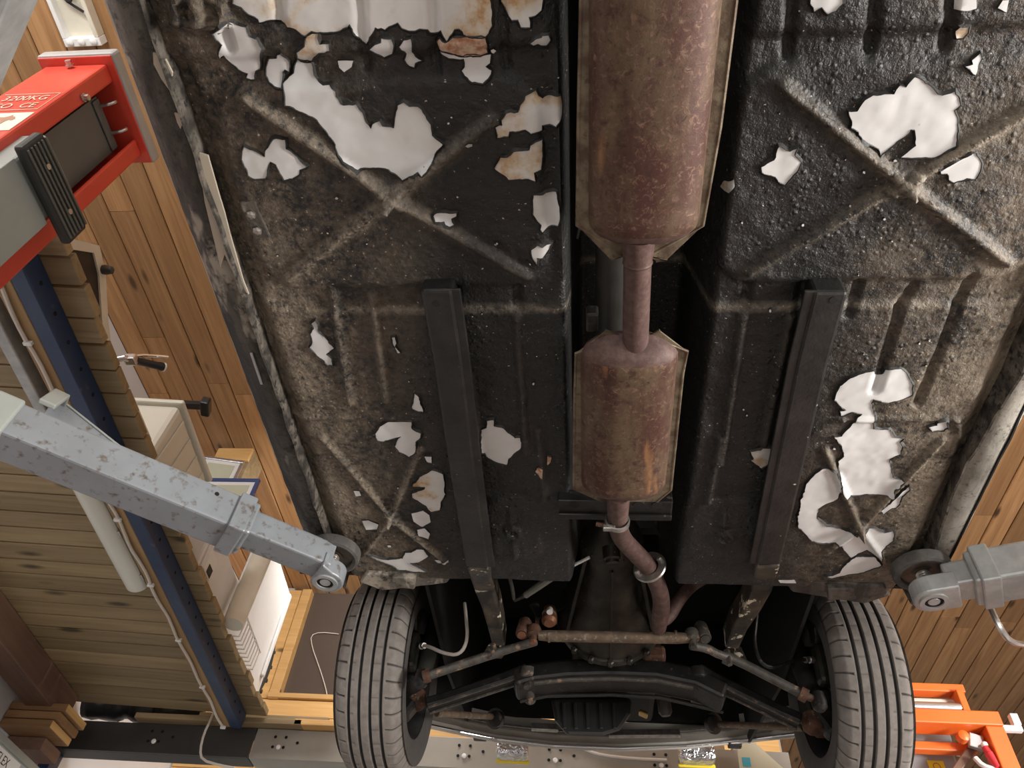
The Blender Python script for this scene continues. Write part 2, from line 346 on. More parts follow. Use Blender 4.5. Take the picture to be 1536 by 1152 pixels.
# ================================================================== the room
def room():
    struct(MB().bb((-3.0, -4.5, -.1), (4.4, 10.2, 0)).build('floor', M['concrete']))
    ZC = 4.2
    ceil = struct(MB().bb((-3.0, -4.5, ZC + .022), (4.4, 10.2, ZC + .15)).build('ceiling', M['ceil_dark']))
    W = .142; meshes = {}
    i = 0; x = -2.762
    while x < 4.2:
        y = -1.6 - random.random() * 2.4
        while y < 10.1:
            L = random.choice((2.7, 3.3, 3.9)); y1 = min(y + L, 10.15)
            if y1 > .2:
                key = round(y1 - y, 2)
                if key not in meshes:
                    mb = MB(); h = (y1 - y) / 2 - .0015; q = W / 2 - .003
                    mb.add([(-q, -h, -.004), (-q + .005, -h, -.01), (q - .005, -h, -.01), (q, -h, -.004), (q, -h, .012), (-q, -h, .012), (-q, h, -.004), (-q + .005, h, -.01), (q - .005, h, -.01), (q, h, -.004), (q, h, .012), (-q, h, .012)],
                           [(0, 1, 2, 3, 4, 5), (11, 10, 9, 8, 7, 6)] + [(k, k + 6, (k + 1) % 6 + 6, (k + 1) % 6) for k in range(6)])
                    me = bpy.data.meshes.new('plank'); me.from_pydata(mb.v, [], mb.f); me.materials.append(M['ceil_wood'])
                    bm = bmesh.new(); bm.from_mesh(me); bmesh.ops.recalc_face_normals(bm, faces=bm.faces); bm.to_mesh(me); bm.free(); meshes[key] = me
                o = bpy.data.objects.new('plank', meshes[key]); col.objects.link(o); o.parent = ceil
                o.location = (x + W / 2, (y + y1) / 2, ZC + .0095 - random.random() * .002)
            y = y1
        x += W
    # left wall, white above the loft
    struct(MB().bb((-2.9, -4.4, 0), (-2.76, 5.2, ZC)).build('wall_left', M['wall_white']))
    struct(MB().bb((4.22, -1.0, 0), (4.36, 10.1, ZC)).build('wall_right', M['wall_white']))
    struct(MB().bb((-2.9, 10.05, 0), (4.36, 10.15, ZC)).build('wall_back', M['wall_white']))
    # front wall with the dark window
    Y = 5.07
    fw = struct(MB().bb((-2.76, Y + .02, 0), (1.25, Y + .12, 3.27)).bb((-2.76, Y + .02, 3.27), (-2.32, Y + .12, ZC)).bb((1.0, Y + .02, 3.27), (1.25, Y + .12, ZC)).build('wall_front', M['door_grey']))
    z = 2.30; k = 0
    while z < 3.25:
        h = .118; x0 = -2.74
        while x0 < 1.2:
            x1 = min(x0 + random.uniform(1.2, 2.0), 1.24)
            MB().bb((x0, Y, z), (x1 - .003, Y + .02, z + h)).build('board', M['pale_wood'], fw, bevel=.003); x0 = x1
        z += h + .004
    for (x0, x1) in ((-2.74, -2.55), (-2.545, -2.40), (-2.395, -2.245)):
        MB().bb((x0, Y, 3.28), (x1, Y + .02, ZC - .03)).build('board', M['pale_wood'], fw, bevel=.003)
    win = struct(MB().bb((-2.16, Y + .05, 3.31), (.95, Y + .06, ZC - .02)).build('window_1', M['window_glass']))
    MB().bb((-2.235, Y - .02, 3.27), (-2.16, Y + .06, ZC - .03)).build('window_frame', M['pale_wood'], win, bevel=.004)
    MB().bb((.95, Y - .02, 3.27), (1.03, Y + .06, ZC - .03)).build('window_frame', M['pale_wood'], win, bevel=.004)
    MB().bb((-2.235, Y - .03, 3.275), (1.03, Y + .06, 3.31)).build('window_sill', M['pale_wood'], win, bevel=.004)
    # grey sectional door under the beam
    d = struct(MB().bb((-2.76, 4.42, 0), (1.1, 4.46, 2.30)).build('door_1', M['door_grey']))
    for zz in (.02, .59, 1.16, 1.73):
        for xx in (-2.74, -1.46, -.18):
            MB().bb((xx, 4.395, zz), (xx + 1.26, 4.42, zz + .55)).build('door_panel', M['door_grey'], d, bevel=.008)
    # strand before the pane, drawing the cable reflected in it
    pts = [PY(*p, Y + .035) for p in [(508, 951), (480, 948), (466, 953), (468, 970), (475, 990), (482, 1010), (488, 1030), (491, 1044)]]
    c = tag(MB().tube(pts, .0035, 6, 1).build('reflected_cable', M['cable_white'], smooth=True), 'thin white cable standing in for a reflection in the dark window above the pale boards', 'cable')
room()

# ================================================================== storage loft on the left
TH = .072
DU = Vector((math.cos(TH), math.sin(TH), 0)); DV = Vector((-math.sin(TH), math.cos(TH), 0)); DO = Vector((-1.415, .93, 0))
def D(u, v, z): return DO + DU * u + DV * v + Vector((0, 0, z))
def loft():
    L = thing('storage_loft', 'raised storage loft of brown boards on blue steel beams left of the car', 'loft', (-2.0, 2.3, 0))
    zb = 2.5; v = 0.0
    while v < 2.78:
        wv = random.choice((.098, .102, .112)); jit = random.uniform(-.014, .01) - .028 * math.sin(v * 1.15)
        bl = 1.318 - .074 * v; c = D((jit - bl) / 2, v + wv / 2, zb + .016 + random.uniform(-.0012, .0012))
        mb = MB().box((0, 0, 0), (bl + jit, wv - .0075, .032))
        o = mb.build('board', M['deck_wood'], L, bevel=.003)
        o.location = c; o.rotation_euler = (0, 0, TH + random.uniform(-.002, .002))
        v += wv
    # blue rack beam (box with rolled edge and punched face)
    def yb(u0, u1, z0, z1, name, m, v0=0.02, v1=2.76, bevel=.004):
        mb = MB(); mb.prism([D(u0, v0, z0), D(u1, v0, z0), D(u1, v0, z1), D(u0, v0, z1)], DV * (v1 - v0)); return mb.build(name, m, L, bevel=bevel)
    bm_ = yb(-.145, -.0915, 2.42, 2.498, 'rack_beam', M['blue_steel'])
    for k in range(26):
        v = .06 + k * .104
        MB().lathe(D(-.0910, v, 2.458), DU, [(.007, 0), (.007, .0008)], 10).build('punched_hole', M['hole'], bm_)
    yb(-.203, -.148, 2.424, 2.498, 'batten', M['batten'])
    # inner steel and end beams
    b2 = yb(-.285, -.245, 2.425, 2.498, 'cable_channel', M['galv'], .0, .76)
    yb(-1.085, -.95, 2.36, 2.498, 'timber_beam', M['brown_beam'], 1.0, 2.72)
    # end beam: long grey channel across the room
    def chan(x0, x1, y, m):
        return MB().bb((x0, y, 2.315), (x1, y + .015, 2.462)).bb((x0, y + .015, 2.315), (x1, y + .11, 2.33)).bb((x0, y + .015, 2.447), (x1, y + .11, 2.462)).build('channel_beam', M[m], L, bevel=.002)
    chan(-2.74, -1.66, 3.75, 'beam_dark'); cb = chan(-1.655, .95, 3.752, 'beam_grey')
    for k, x0 in enumerate((-2.2, -1.55, -1.12, -.62, -.18, .32)):
        for dx, dz in ((0, .03), (.055, .03), (0, -.02), (.055, -.02), (.12, .005)):
            MB().lathe((x0 + dx, 3.749, 2.392 + dz), (0, -1, 0), [(.0075, 0), (.0075, .0012)], 10).build('bolt_hole', M['hole'], cb)
        MB().lathe((x0 + .03, 3.75, 2.372), (0, -1, 0), [(.012, 0), (.012, .004), (.007, .008)], 12).build('bolt', M['label_white'], cb)
    # planks lying on the channel
    for (x0, x1, y0, z0, h, m) in ((-2.30, -1.42, 3.70, 2.465, .028, 'old_wood'), (-1.98, -1.30, 3.73, 2.494, .03, 'old_wood'), (-1.46, -1.22, 3.70, 2.466, .03, 'pale_wood')):
        MB().bb((x0, y0, z0), (x1, y0 + .13, z0 + h)).build('loose_plank', M[m], L, bevel=.003)
    mb = MB(); n = 18
    mb.tube([(-2.69 + k * .0395, 3.83 + .01 * math.sin(k * 1.9), 2.582 + .008 * math.sin(k * 1.3)) for k in range(18)], [.062 + .020 * math.sin(k * .9) ** 2 for k in range(18)], 12)
    tag(mb.build('black_tarp_bundle', M['black_plastic'], smooth=True, angle=80), 'rolled black tarpaulin lying on the grey beam behind the loft boards', 'tarpaulin')
    # stack of three flat planks under the loft corner
    ends = []
    for k in range(3):
        z0 = 2.262 + k * .040; x1 = (-2.50, -2.485, -2.465)[k]
        p = MB().bb((-2.755, 3.40, z0), (x1, 3.60, z0 + .036)).build('ledger_plank', M['orange_plank'], L, bevel=.003)
        MB().bb((x1 - .001, 3.402, z0 + .002), (x1 + .0015, 3.598, z0 + .034)).build('end_grain', M['end_grain'] if k != 1 else M['orange_plank'], p)
    MB().bb((-2.755, 3.50, 2.20), (-2.56, 3.66, 2.258)).build('ledger_plank', M['brown_beam'], L, bevel=.003)
    # posts to the ground, outside the view
    for (x, y) in ((-2.70, 3.80), (.85, 3.80)):
        MB().bb((x - .03, y - .03, 0), (x + .03, y + .05, 2.315)).build('post', M['blue_steel'], L, bevel=.004)
    MB().prism([D(-.155, .03, 0), D(-.105, .03, 0), D(-.105, .09, 0), D(-.155, .09, 0)], (0, 0, 2.4)).build('post', M['blue_steel'], L, bevel=.004)
    # white cable with clips
    pts = [D(-.182, .05 + k * .09 + .0, 2.417 + .002 * math.sin(k * 2.1)) + DU * .006 * math.sin(k * 1.7) for k in range(31)]
    pts += [PY(*p, 3.70) for p in [(324, 1060), (316, 1080), (306, 1100), (300, 1125), (303, 1140), (330, 1148), (352, 1152)]]
    cab = tag(MB().tube(pts, .0062, 7, 1).build('power_cable', M['cable_white'], smooth=True), 'long white power cable clipped along the batten beside the blue beam', 'cable')
    for k in range(7):
        MB().box(D(-.182, .35 + k * .4, 2.4165), (.026, .012, .014), Matrix.Rotation(TH, 3, 'Z')).build('cable_clip', M['label_white'], cab, bevel=.002)
    # fluorescent fitting
    f = thing('fluorescent_lamp', 'unlit fluorescent fitting with clear cover hanging under the loft boards', 'lamp', D(-.26, 1.3, 2.36))
    def half(u0, r, v0, v1, zc, n=12):
        pr = [D(u0 + r * math.cos(a), v0, zc + r * .8 * math.sin(a)) for a in [math.pi + math.pi * k / n for k in range(n + 1)]]
        return MB().prism(pr, DV * (v1 - v0))
    half(-.262, .044, .86, 1.60, 2.442).build('diffuser', M['tube_cover'], f, smooth=True, bevel=.006)
    mb = MB(); mb.prism([D(-.312, .85, 2.443), D(-.213, .85, 2.443), D(-.213, .85, 2.499), D(-.312, .85, 2.499)], DV * .76); mb.build('housing', M['cream'], f, bevel=.004)
    for v in (.95, 1.25, 1.52):
        MB().box(D(-.214, v, 2.435), (.012, .03, .02), Matrix.Rotation(TH, 3, 'Z')).build('clip', M['screw'], f, bevel=.002)
    # ---------------- things standing on the loft
    top = 2.535
    t = thing('white_cabinet_frame', 'cream framed open cabinet with black inside standing at the loft edge', 'cabinet', D(-.08, .3, top))
    def pr(u0, u1, v0, v1, z0, z1): 
        mb = MB(); mb.prism([D(u0, v0, z0), D(u1, v0, z0), D(u1, v0, z1), D(u0, v0, z1)], DV * (v1 - v0)); return mb
    U0, U1 = -.30, -.085
    op = [(.115, top), (.115, 2.625), (.215, 2.75), (.30, 2.73), (.43, 2.655), (.545, 2.605), (.545, top)]
    ip = [(.145, top + .012), (.145, 2.612), (.218, 2.712), (.285, 2.698), (.415, 2.625), (.520, 2.580), (.520, top + .012)]
    names = ('side', 'top', 'top', 'top', 'top', 'side', 'bottom')
    for k in range(7):
        a0, a1, b0, b1 = op[k], op[(k + 1) % 7], ip[k], ip[(k + 1) % 7]
        MB().prism([D(U0, *a0), D(U0, *a1), D(U0, *b1), D(U0, *b0)], DU * (U1 - U0)).build(names[k], M['cream'], t)
    MB().prism([D(U0 + .02, v_, z_) for v_, z_ in ip], DU * .01).build('back', M['dark_inside'], t)
    MB().prism([D(U1 - .010, v_, z_) for v_, z_ in ip], DU * .004).build('screen', M['dark_inside'], t)
    kp = D(U1, .285, 2.722); MB().lathe(kp, DU, [(.014, -.01), (.016, .01), (.012, .03), (.006, .034)], 14).build('knob', M['pad_rubber'], t, smooth=True)
    # bicycle handlebar, leaning up from the boards
    h = thing('bicycle_handlebar', 'bicycle handlebar with black grip and silver brake lever above the loft edge', 'handlebar', D(-.16, .62, top))
    a = PX(182, 536, -1.56); b = PX(238, 549, -1.50); dirn = (b - a).normalized()
    MB().tube([D(-.2, .60, top), D(-.18, .62, a.z - .04), a, a + dirn * .04], .011, 10, 1).build('bar', M['silver'], h, smooth=True)
    g = MB().lathe(a + dirn * .045, dirn, [(.013, 0), (.017, .004), (.014, .012), (.014, .09), (.016, .095), (.016, .11)], 14).build('grip', M['black_plastic'], h, smooth=True)
    MB().lathe(a + dirn * .1555, dirn, [(.0165, 0), (.0165, .006)], 14).build('end_cap', M['label_white'], g, smooth=True)
    MB().tube([a + dirn * .02, a + dirn * .05 + Vector((.0, .0, .03)), a + dirn * .10 + Vector((0, 0, .045)), a + dirn * .15 + Vector((0, 0, .055))], [.006, .006, .005, .006], 8, 1).build('brake_lever', M['chrome'], h, smooth=True)
    MB().box(a + dirn * .035, (.04, .035, .03)).build('lever_clamp', M['silver'], h, bevel=.006)
    # plastic tubs
    def tub(name, label, u0, u1, v0, v1, z0, z1, m, lidm, ex=.02):
        tb = thing(name, label, 'tub', D((u0 + u1) / 2, (v0 + v1) / 2, z0))
        lo = [D(u0 + ex, v0 + ex, z0), D(u1 - ex, v0 + ex, z0), D(u1 - ex, v1 - ex, z0), D(u0 + ex, v1 - ex, z0)]; hi = [D(u0, v0, z1), D(u1, v0, z1), D(u1, v1, z1), D(u0, v1, z1)]
        MB().add(lo + hi, [(3, 2, 1, 0), (4, 5, 6, 7)] + [(i, (i + 1) % 4, 4 + (i + 1) % 4, 4 + i) for i in range(4)]).build('body', m, tb, bevel=.02)
        pr(u0 - .012, u1 + .012, v0 - .012, v1 + .012, z1 + .001, z1 + .022).build('lid', lidm, tb, bevel=.008)
        for k in range(4):
            vv = v0 + (k + .7) * (v1 - v0) / 4.4
            MB().beam(D(u1 - ex + .004, vv, z0 + .02), D(u1 + .003, vv, z1 - .02), .012, .006).build('rib', m, tb, bevel=.002)
        return tb
    tub('storage_tub', 'milky white plastic storage tub with lid on the loft edge', -.5, -.075, .97, 1.40, top, 2.84, M['milky'], M['milky'])
    tub('storage_tub', 'white lidded crate with rounded top behind the bicycle handlebar', -.42, -.09, .72, .93, top, 2.60, M['white'], M['cream'])
    b = thing('camera_bracket', 'black clamp device on top of the milky storage tub', 'clamp', D(-.1, 1.05, 2.865))
    MB().beam(D(-.18, 1.0, 2.877), D(-.05, 1.05, 2.93), .035, .02).build('arm', M['black_plastic'], b, bevel=.004)
    MB().box(D(-.04, 1.07, 2.945), (.035, .08, .04), Matrix.Rotation(.3, 3, 'Z')).build('head', M['black_plastic'], b, bevel=.006)
    MB().tube([D(-.15, 1.02, 2.876), D(-.13, 1.15, 2.877), D(-.12, 1.26, 2.876), D(-.10, 1.33, 2.877)], .012, 8, 1).build('strap', M['black_plastic'], b, smooth=True)
    # pictures and a little wooden crate further back, leaning
    yq = 3.42; a = PY(328, 672, yq); b = PY(372, 690, yq)
    q = thing('wooden_crate', 'tall open crate of pale boards behind the picture frames', 'crate', (a.x + .1, yq + .1, top))
    MB().bb((a.x, yq, b.z), (b.x, yq + .02, a.z)).build('top_board', M['pale_wood'], q, bevel=.003)
    for x in (a.x, b.x - .03): MB().bb((x, yq + .021, top), (x + .03, yq + .20, a.z)).build('side_board', M['old_wood'], q, bevel=.003)
    MB().bb((a.x + .031, yq + .18, top), (b.x - .031, yq + .20, a.z)).build('back_board', M['cream'], q)
    MB().bb((a.x, yq, top), (b.x, yq + .02, top + .10)).build('bottom_board', M['pale_wood'], q, bevel=.003)
    def frame(name, label, p, w_, h_, fm, inner, tilt, rim=.02, yaw=0):
        fr = thing(name, label, 'picture', p)
        R = Matrix.Rotation(yaw, 3, 'Z') @ Matrix.Rotation(tilt, 3, 'Y')
        def bx(a, b, mm, nm):
            c = [(i + j) / 2 for i, j in zip(a, b)]; s_ = [abs(j - i) for i, j in zip(a, b)]
            return MB().box(Vector(p) + R @ Vector(c), s_, R).build(nm, mm, fr, bevel=.002)
        bx((0, 0, 0), (.02, w_, rim), fm, 'rail'); bx((0, 0, h_ - rim), (.02, w_, h_), fm, 'rail')
        bx((0, 0, rim), (.02, rim, h_ - rim), fm, 'stile'); bx((0, w_ - rim, rim), (.02, w_, h_ - rim), fm, 'stile')
        bx((.004, rim, rim), (.012, w_ - rim, h_ - rim), M['label_white'], 'mount'); bx((.0125, rim + .025, rim + .025), (.0145, w_ - rim - .025, h_ - rim - .025), inner, 'picture_sheet')
    a = PY(300, 722, 3.08); b = PY(393, 725, 3.08)
    frame('picture_frame', 'blue framed picture with white mount leaning on the loft', Vector((a.x - .05, 3.06, top)), b.x - a.x + .05, b.z - top, M['blue_frame'], M['mat_board'], 0, .020, -math.pi / 2)
    a = PY(300, 712, 3.2); b = PY(368, 694, 3.2)
    frame('picture_frame', 'silver framed picture leaning behind the blue framed one', Vector((a.x, 3.16, top)), b.x - a.x, b.z - top, M['silver'], M['mat_board'], 0, .018, -math.pi / 2 + .18)
    # white fridge-like tray, roll and wire basket
    c = thing('white_appliance', 'white ribbed appliance panel lying on its side on the loft edge', 'appliance', D(-.15, 2.2, top))
    pr(-.27, -.075, 1.62, 2.06, top, top + .26).build('body', M['white'], c, bevel=.012)
    pr(-.085, -.055, 2.065, 2.73, top, top + .63).build('tall_panel', M['white'], c, bevel=.008)
    for vv in (2.14, 2.66):
        pr(-.055, -.038, vv, vv + .035, top + .12, top + .61).build('rib', M['white'], c, bevel=.008)
    pr(-.075, -.065, 1.64, 1.98, top + .02, top + .24).build('door_panel', M['white'], c, bevel=.004)
    MB().beam(D(-.064, 1.66, top + .10), D(-.064, 1.75, top + .10), .004, .10).build('hazard_label', M['label_white'], c)
    MB().beam(D(-.062, 1.69, top + .075), D(-.062, 1.74, top + .075), .004, .04).build('label_print', M['ink'], c)
    r = tag(MB().tube([D(.0, 2.0, top + .002), D(.0, 2.03, top + .50)], .047, 20).build('paper_roll', M['cream'], smooth=True), 'thick cream roll standing upright in front of the white appliance', 'roll')
    wb = thing('wire_basket', 'white wire basket rack at the foot of the white appliance', 'basket', D(-.04, 2.3, top))
    for k in range(9):
        v = 2.10 + k * .036
        MB().tube([D(-.036, v, top + .004), D(.005, v, top + .004), D(.008, v, top + .06), D(.009, v, top + .10)], .004, 6).build('wire', M['label_white'], wb, smooth=True)
    MB().tube([D(.009, 2.09, top + .10), D(.009, 2.40, top + .10)], .005, 6).build('rim_wire', M['label_white'], wb, smooth=True)
    # motocross wheel
    wh = thing('motocross_wheel', 'knobbly motocross wheel with gold rim at the loft end', 'wheel', D(-.12, 2.70, top))
    cc = D(-.130, 2.67, top + .262); axw = DU
    prof = []
    for k in range(14):
        a = 2 * math.pi * k / 14; prof.append((.218 + .032 * math.cos(a), .034 * math.sin(a)))
    ty = MB().lathe(cc, axw, prof, 48, True).build('tyre', M['rubber'], wh, smooth=True)
    for k in range(40):
        a = 2 * math.pi * k / 40; rd = Vector((0, 0, 1)) * math.cos(a) + DV * math.sin(a); tg = axw.cross(rd)
        MB().box(cc + rd * .250 + axw * (.012 if k % 2 else -.012), (.034, .016, .016), axes(axw, tg)).build('knob', M['rubber'], ty)
    MB().lathe(cc, axw, [(.19, -.02), (.197, 0), (.19, .02), (.18, .018), (.18, -.018)], 48, True).build('rim', M['gold'], wh, smooth=True)
    MB().lathe(cc - axw * .03, axw, [(.03, 0), (.02, .01), (.02, .05), (.03, .06)], 20).build('hub', M['silver'], wh, smooth=True)
    for k in range(18):
        a = 2 * math.pi * k / 18; rd = Vector((0, 0, 1)) * math.cos(a) + DV * math.sin(a)
        MB().tube([cc + rd * .02 + axw * (.025 if k % 2 else -.025), cc + rd * .185], .0018, 5).build('spoke', M['silver'], wh)
    # grey trunking with the sticker
    g = thing('grey_trunking', 'grey metal box with a white lettered sticker below the plank stack', 'box', (-2.6, 3.2, 0))
    MB().bb((-2.75, 2.85, 1.30), (-2.50, 3.47, 2.10)).build('body', M['miflex_grey'], g, bevel=.006)
    MB().bb((-2.50, 2.85, 2.075), (-2.485, 3.475, 2.105)).build('edge_strip', M['lift_clean'], g, bevel=.003)
    MB().bb((-2.4995, 3.02, 2.005), (-2.4975, 3.345, 2.068)).build('sticker', M['label_white'], g)
    text('L07 MIFLEX', .052, Vector((-2.4972, 3.055, 2.018)), axes((0, 1, 0), (0, 0, 1)), M['ink'], 'lettering', g, sx=.82)
    MB().bb((-2.75, 2.30, 2.15), (-2.58, 2.95, 2.30)).build('upper_box', M['cream'], g, bevel=.004)
loft()

# ================================================================== bits along the front beam and on the right
def surroundings():
    # white ceiling hatch / lamp tray at the upper left
    h = thing('ceiling_lamp_tray', 'open white lamp tray with loose cable on the plank ceiling', 'lamp', (-2.2, .6, 4.18))
    z1 = 4.196; z0 = 4.14
    MB().bb((-2.29, -.1, z0 + .035), (-2.13, .90, z1)).build('tray', M['cream'], h)
    MB().bb((-2.295, -.1, z0), (-2.275, .90, z1)).build('rim', M['label_white'], h, bevel=.003)
    MB().bb((-2.145, -.1, z0), (-2.125, .90, z1)).build('rim', M['cream'], h, bevel=.003)
    MB().bb((-2.295, .90, z0), (-2.125, .935, z1)).build('end_plate', M['label_white'], h, bevel=.003)
    for x in (-2.265, -2.21, -2.155):
        MB().lathe((x, .915, z0 - .012), (0, 0, 1), [(.006, 0), (.016, .006), (.016, .014)], 12).build('clip', M['label_white'], h, smooth=True)
    MB().tube([(-2.24, .72, 4.165), (-2.2, .76, 4.15), (-2.17, .73, 4.15), (-2.2, .70, 4.15), (-2.23, .74, 4.155), (-2.16, .80, 4.16)], .006, 6, 1).build('loose_cable', M['black_plastic'], h, smooth=True)
    # items on the channel beam
    bt = 2.463
    tag(MB().bb((-1.02, 3.775, bt), (-.42, 3.86, bt + .05)).build('timber_offcut', M['pale_wood'], bevel=.003), 'pale timber offcut lying on the grey beam left of the car bumper', 'timber')
    tag(MB().bb((.10, 3.775, bt), (.42, 3.855, bt + .07)).build('timber_offcut', M['brown_beam'], bevel=.003), 'brown timber offcut on the grey beam behind the car bumper', 'timber')
    tag(MB().bb((.44, 3.775, bt), (.66, 3.86, bt + .12)).build('cardboard_box', M['cardboard'], bevel=.003), 'brown cardboard box on the grey beam beside the red canister', 'box')
    r = thing('red_canister', 'red canister with silver base on the grey beam', 'canister', (.73, 3.81, bt))
    MB().lathe((.73, 3.81, bt), (0, 0, 1), [(.034, 0), (.036, .01), (.036, .04)], 24).build('base', M['silver'], r, smooth=True)
    MB().lathe((.73, 3.81, bt + .0402), (0, 0, 1), [(.036, 0), (.036, .10), (.028, .12), (.014, .13)], 24).build('body', M['red'], r, smooth=True)
    cb = thing('cream_board', 'cream board with blue tape leaning past the end of the grey beam', 'board', (.95, 3.6, 0))
    a = [PY(1105, 1112, 3.62), PY(1128, 1110, 3.62), PY(1182, 1152, 3.62), PY(1104, 1160, 3.62)]
    a[2] = a[2] + Vector((.25, 0, -.28)); lo = Vector((a[3].x, 3.62, 1.2))
    pts = [a[0], a[1], a[2], Vector((a[2].x, 3.62, 1.0)), Vector((a[3].x, 3.62, 1.0))]
    MB().prism(pts, (0, .015, 0)).build('sheet', M['cream_board'], cb)
    p = PY(1120, 1143, 3.618); MB().box(p, (.035, .002, .04)).build('tape', M['blue_tape'], cb)
    MB().bb((pts[4].x, 3.60, 0), (pts[3].x, 3.66, 1.0)).build('support', M['brown_beam'], cb)
    tag(MB().tube([PY(*p, 3.74) for p in [(838, 1112), (860, 1115), (880, 1126), (905, 1133), (950, 1138), (1000, 1140)]], .007, 7, 1).build('hose', M['cable_white'], smooth=True), 'pale hose looping along the grey beam under the car bumper', 'hose')
    # orange shop press
    y = 2.72
    P = thing('shop_press', 'orange steel shop press with roller at its head beside the right wheel', 'press', (1.2, y, 0))
    xL, xR = .955, 1.385; zt = 2.145
    for x in (xL, xR): MB().bb((x - .03, y - .04, 0), (x + .03, y + .04, zt - .05)).build('upright', M['orange'], P, bevel=.004)
    MB().bb((xL - .03, y - .045, zt - .05), (xR + .03, y + .045, zt)).build('head_beam', M['orange'], P, bevel=.004)
    MB().bb((xL, y + .05, zt - .10), (xR - .04, y + .09, zt - .07)).build('cross_bar', M['orange'], P, bevel=.004)
    for x in (xL + .18, xR - .06): MB().bb((x - .012, y - .02, zt), (x + .012, y + .05, zt + .09)).build('roller_cheek', M['orange'], P, bevel=.003)
    MB().bb((xL + .15, y + .0, zt + .09), (xR - .03, y + .05, zt + .12)).build('top_bar', M['orange'], P, bevel=.003)
    MB().tube([(xL + .19, y, zt + .028), (xR - .07, y, zt + .028)], .018, 16).build('roller', M['silver'], P, smooth=True)
    MB().tube([(xL + .19, y + .035, zt + .065), (xR - .07, y + .035, zt + .065)], .013, 12).build('roller', M['cable_white'], P, smooth=True)
    MB().beam((xR - .03, y + .03, zt - .06), (xR - .16, y + .05, zt - .19), .03, .025).build('gusset', M['brown_beam'], P, bevel=.003)
    MB().lathe((xR - .11, y - .005, zt - .085), (0, -1, 0), [(.018, 0), (.018, .03), (.01, .035)], 12).build('knob', M['orange'], P, smooth=True)
    MB().bb((xR + .032, y - .02, zt - .055), (xR + .10, y, zt - .035)).build('side_bracket', M['label_white'], P, bevel=.002)
    MB().bb((xR + .075, y - .025, zt - .035), (xR + .10, y, zt + .005)).build('bracket_tip', M['label_white'], P, bevel=.002)
    for x in (xL, xR): MB().bb((x - .06, y - .3, 0), (x + .06, y + .12, .04)).build('foot', M['orange'], P, bevel=.004)
    C = thing('grey_cabinet', 'grey metal cabinet with pale blue top edge and yellow sticker behind the press', 'cabinet', (1.15, 3.0, 0))
    MB().bb((.935, 2.86, 0), (1.305, 3.3, 2.115)).build('body', M['cab_grey'], C, bevel=.012)
    MB().bb((.93, 2.853, 2.116), (1.31, 3.31, 2.16)).build('top_edge', M['pale_blue'], C, bevel=.008)
    s = MB().box((1.225, 2.858, 2.025), (.055, .002, .045)).build('sticker', M['yellow'], C)
    MB().lathe((1.225, 2.857, 2.027), (0, -1, 0), [(.013, 0), (.013, .001), (.010, .001), (.010, 0)], 20, True).build('ring_mark', M['brown_ink'], s)
    MB().lathe((1.312, 2.87, 2.085), (1, 0, 0), [(.012, 0), (.012, .015), (.008, .018)], 12).build('latch', M['label_white'], C, smooth=True)
    G = thing('air_gun', 'grey and red air tool hanging beside the orange press', 'tool', (1.345, 2.76, 2.0))
    MB().box((1.322, 2.72, 2.055), (.045, .02, .05), Matrix.Rotation(.3, 3, 'Y')).build('plate', M['silver'], G, bevel=.003)
    MB().lathe((1.335, 2.70, 2.03), (.25, 0, -1), [(.010, 0), (.012, .02), (.014, .022), (.014, .07), (.006, .075)], 14).build('handle', M['red'], G, smooth=True)
    MB().lathe((1.335, 2.70, 2.045), (.25, 0, -1), [(.008, 0), (.011, .004), (.011, .014)], 14).build('collar', M['label_white'], G, smooth=True)
    MB().tube([(1.30, 2.72, 2.0), (1.31, 2.71, 1.97), (1.34, 2.70, 1.955), (1.36, 2.70, 1.93)], .009, 8, 1).build('hose_end', M['label_white'], G, smooth=True)
surroundings()

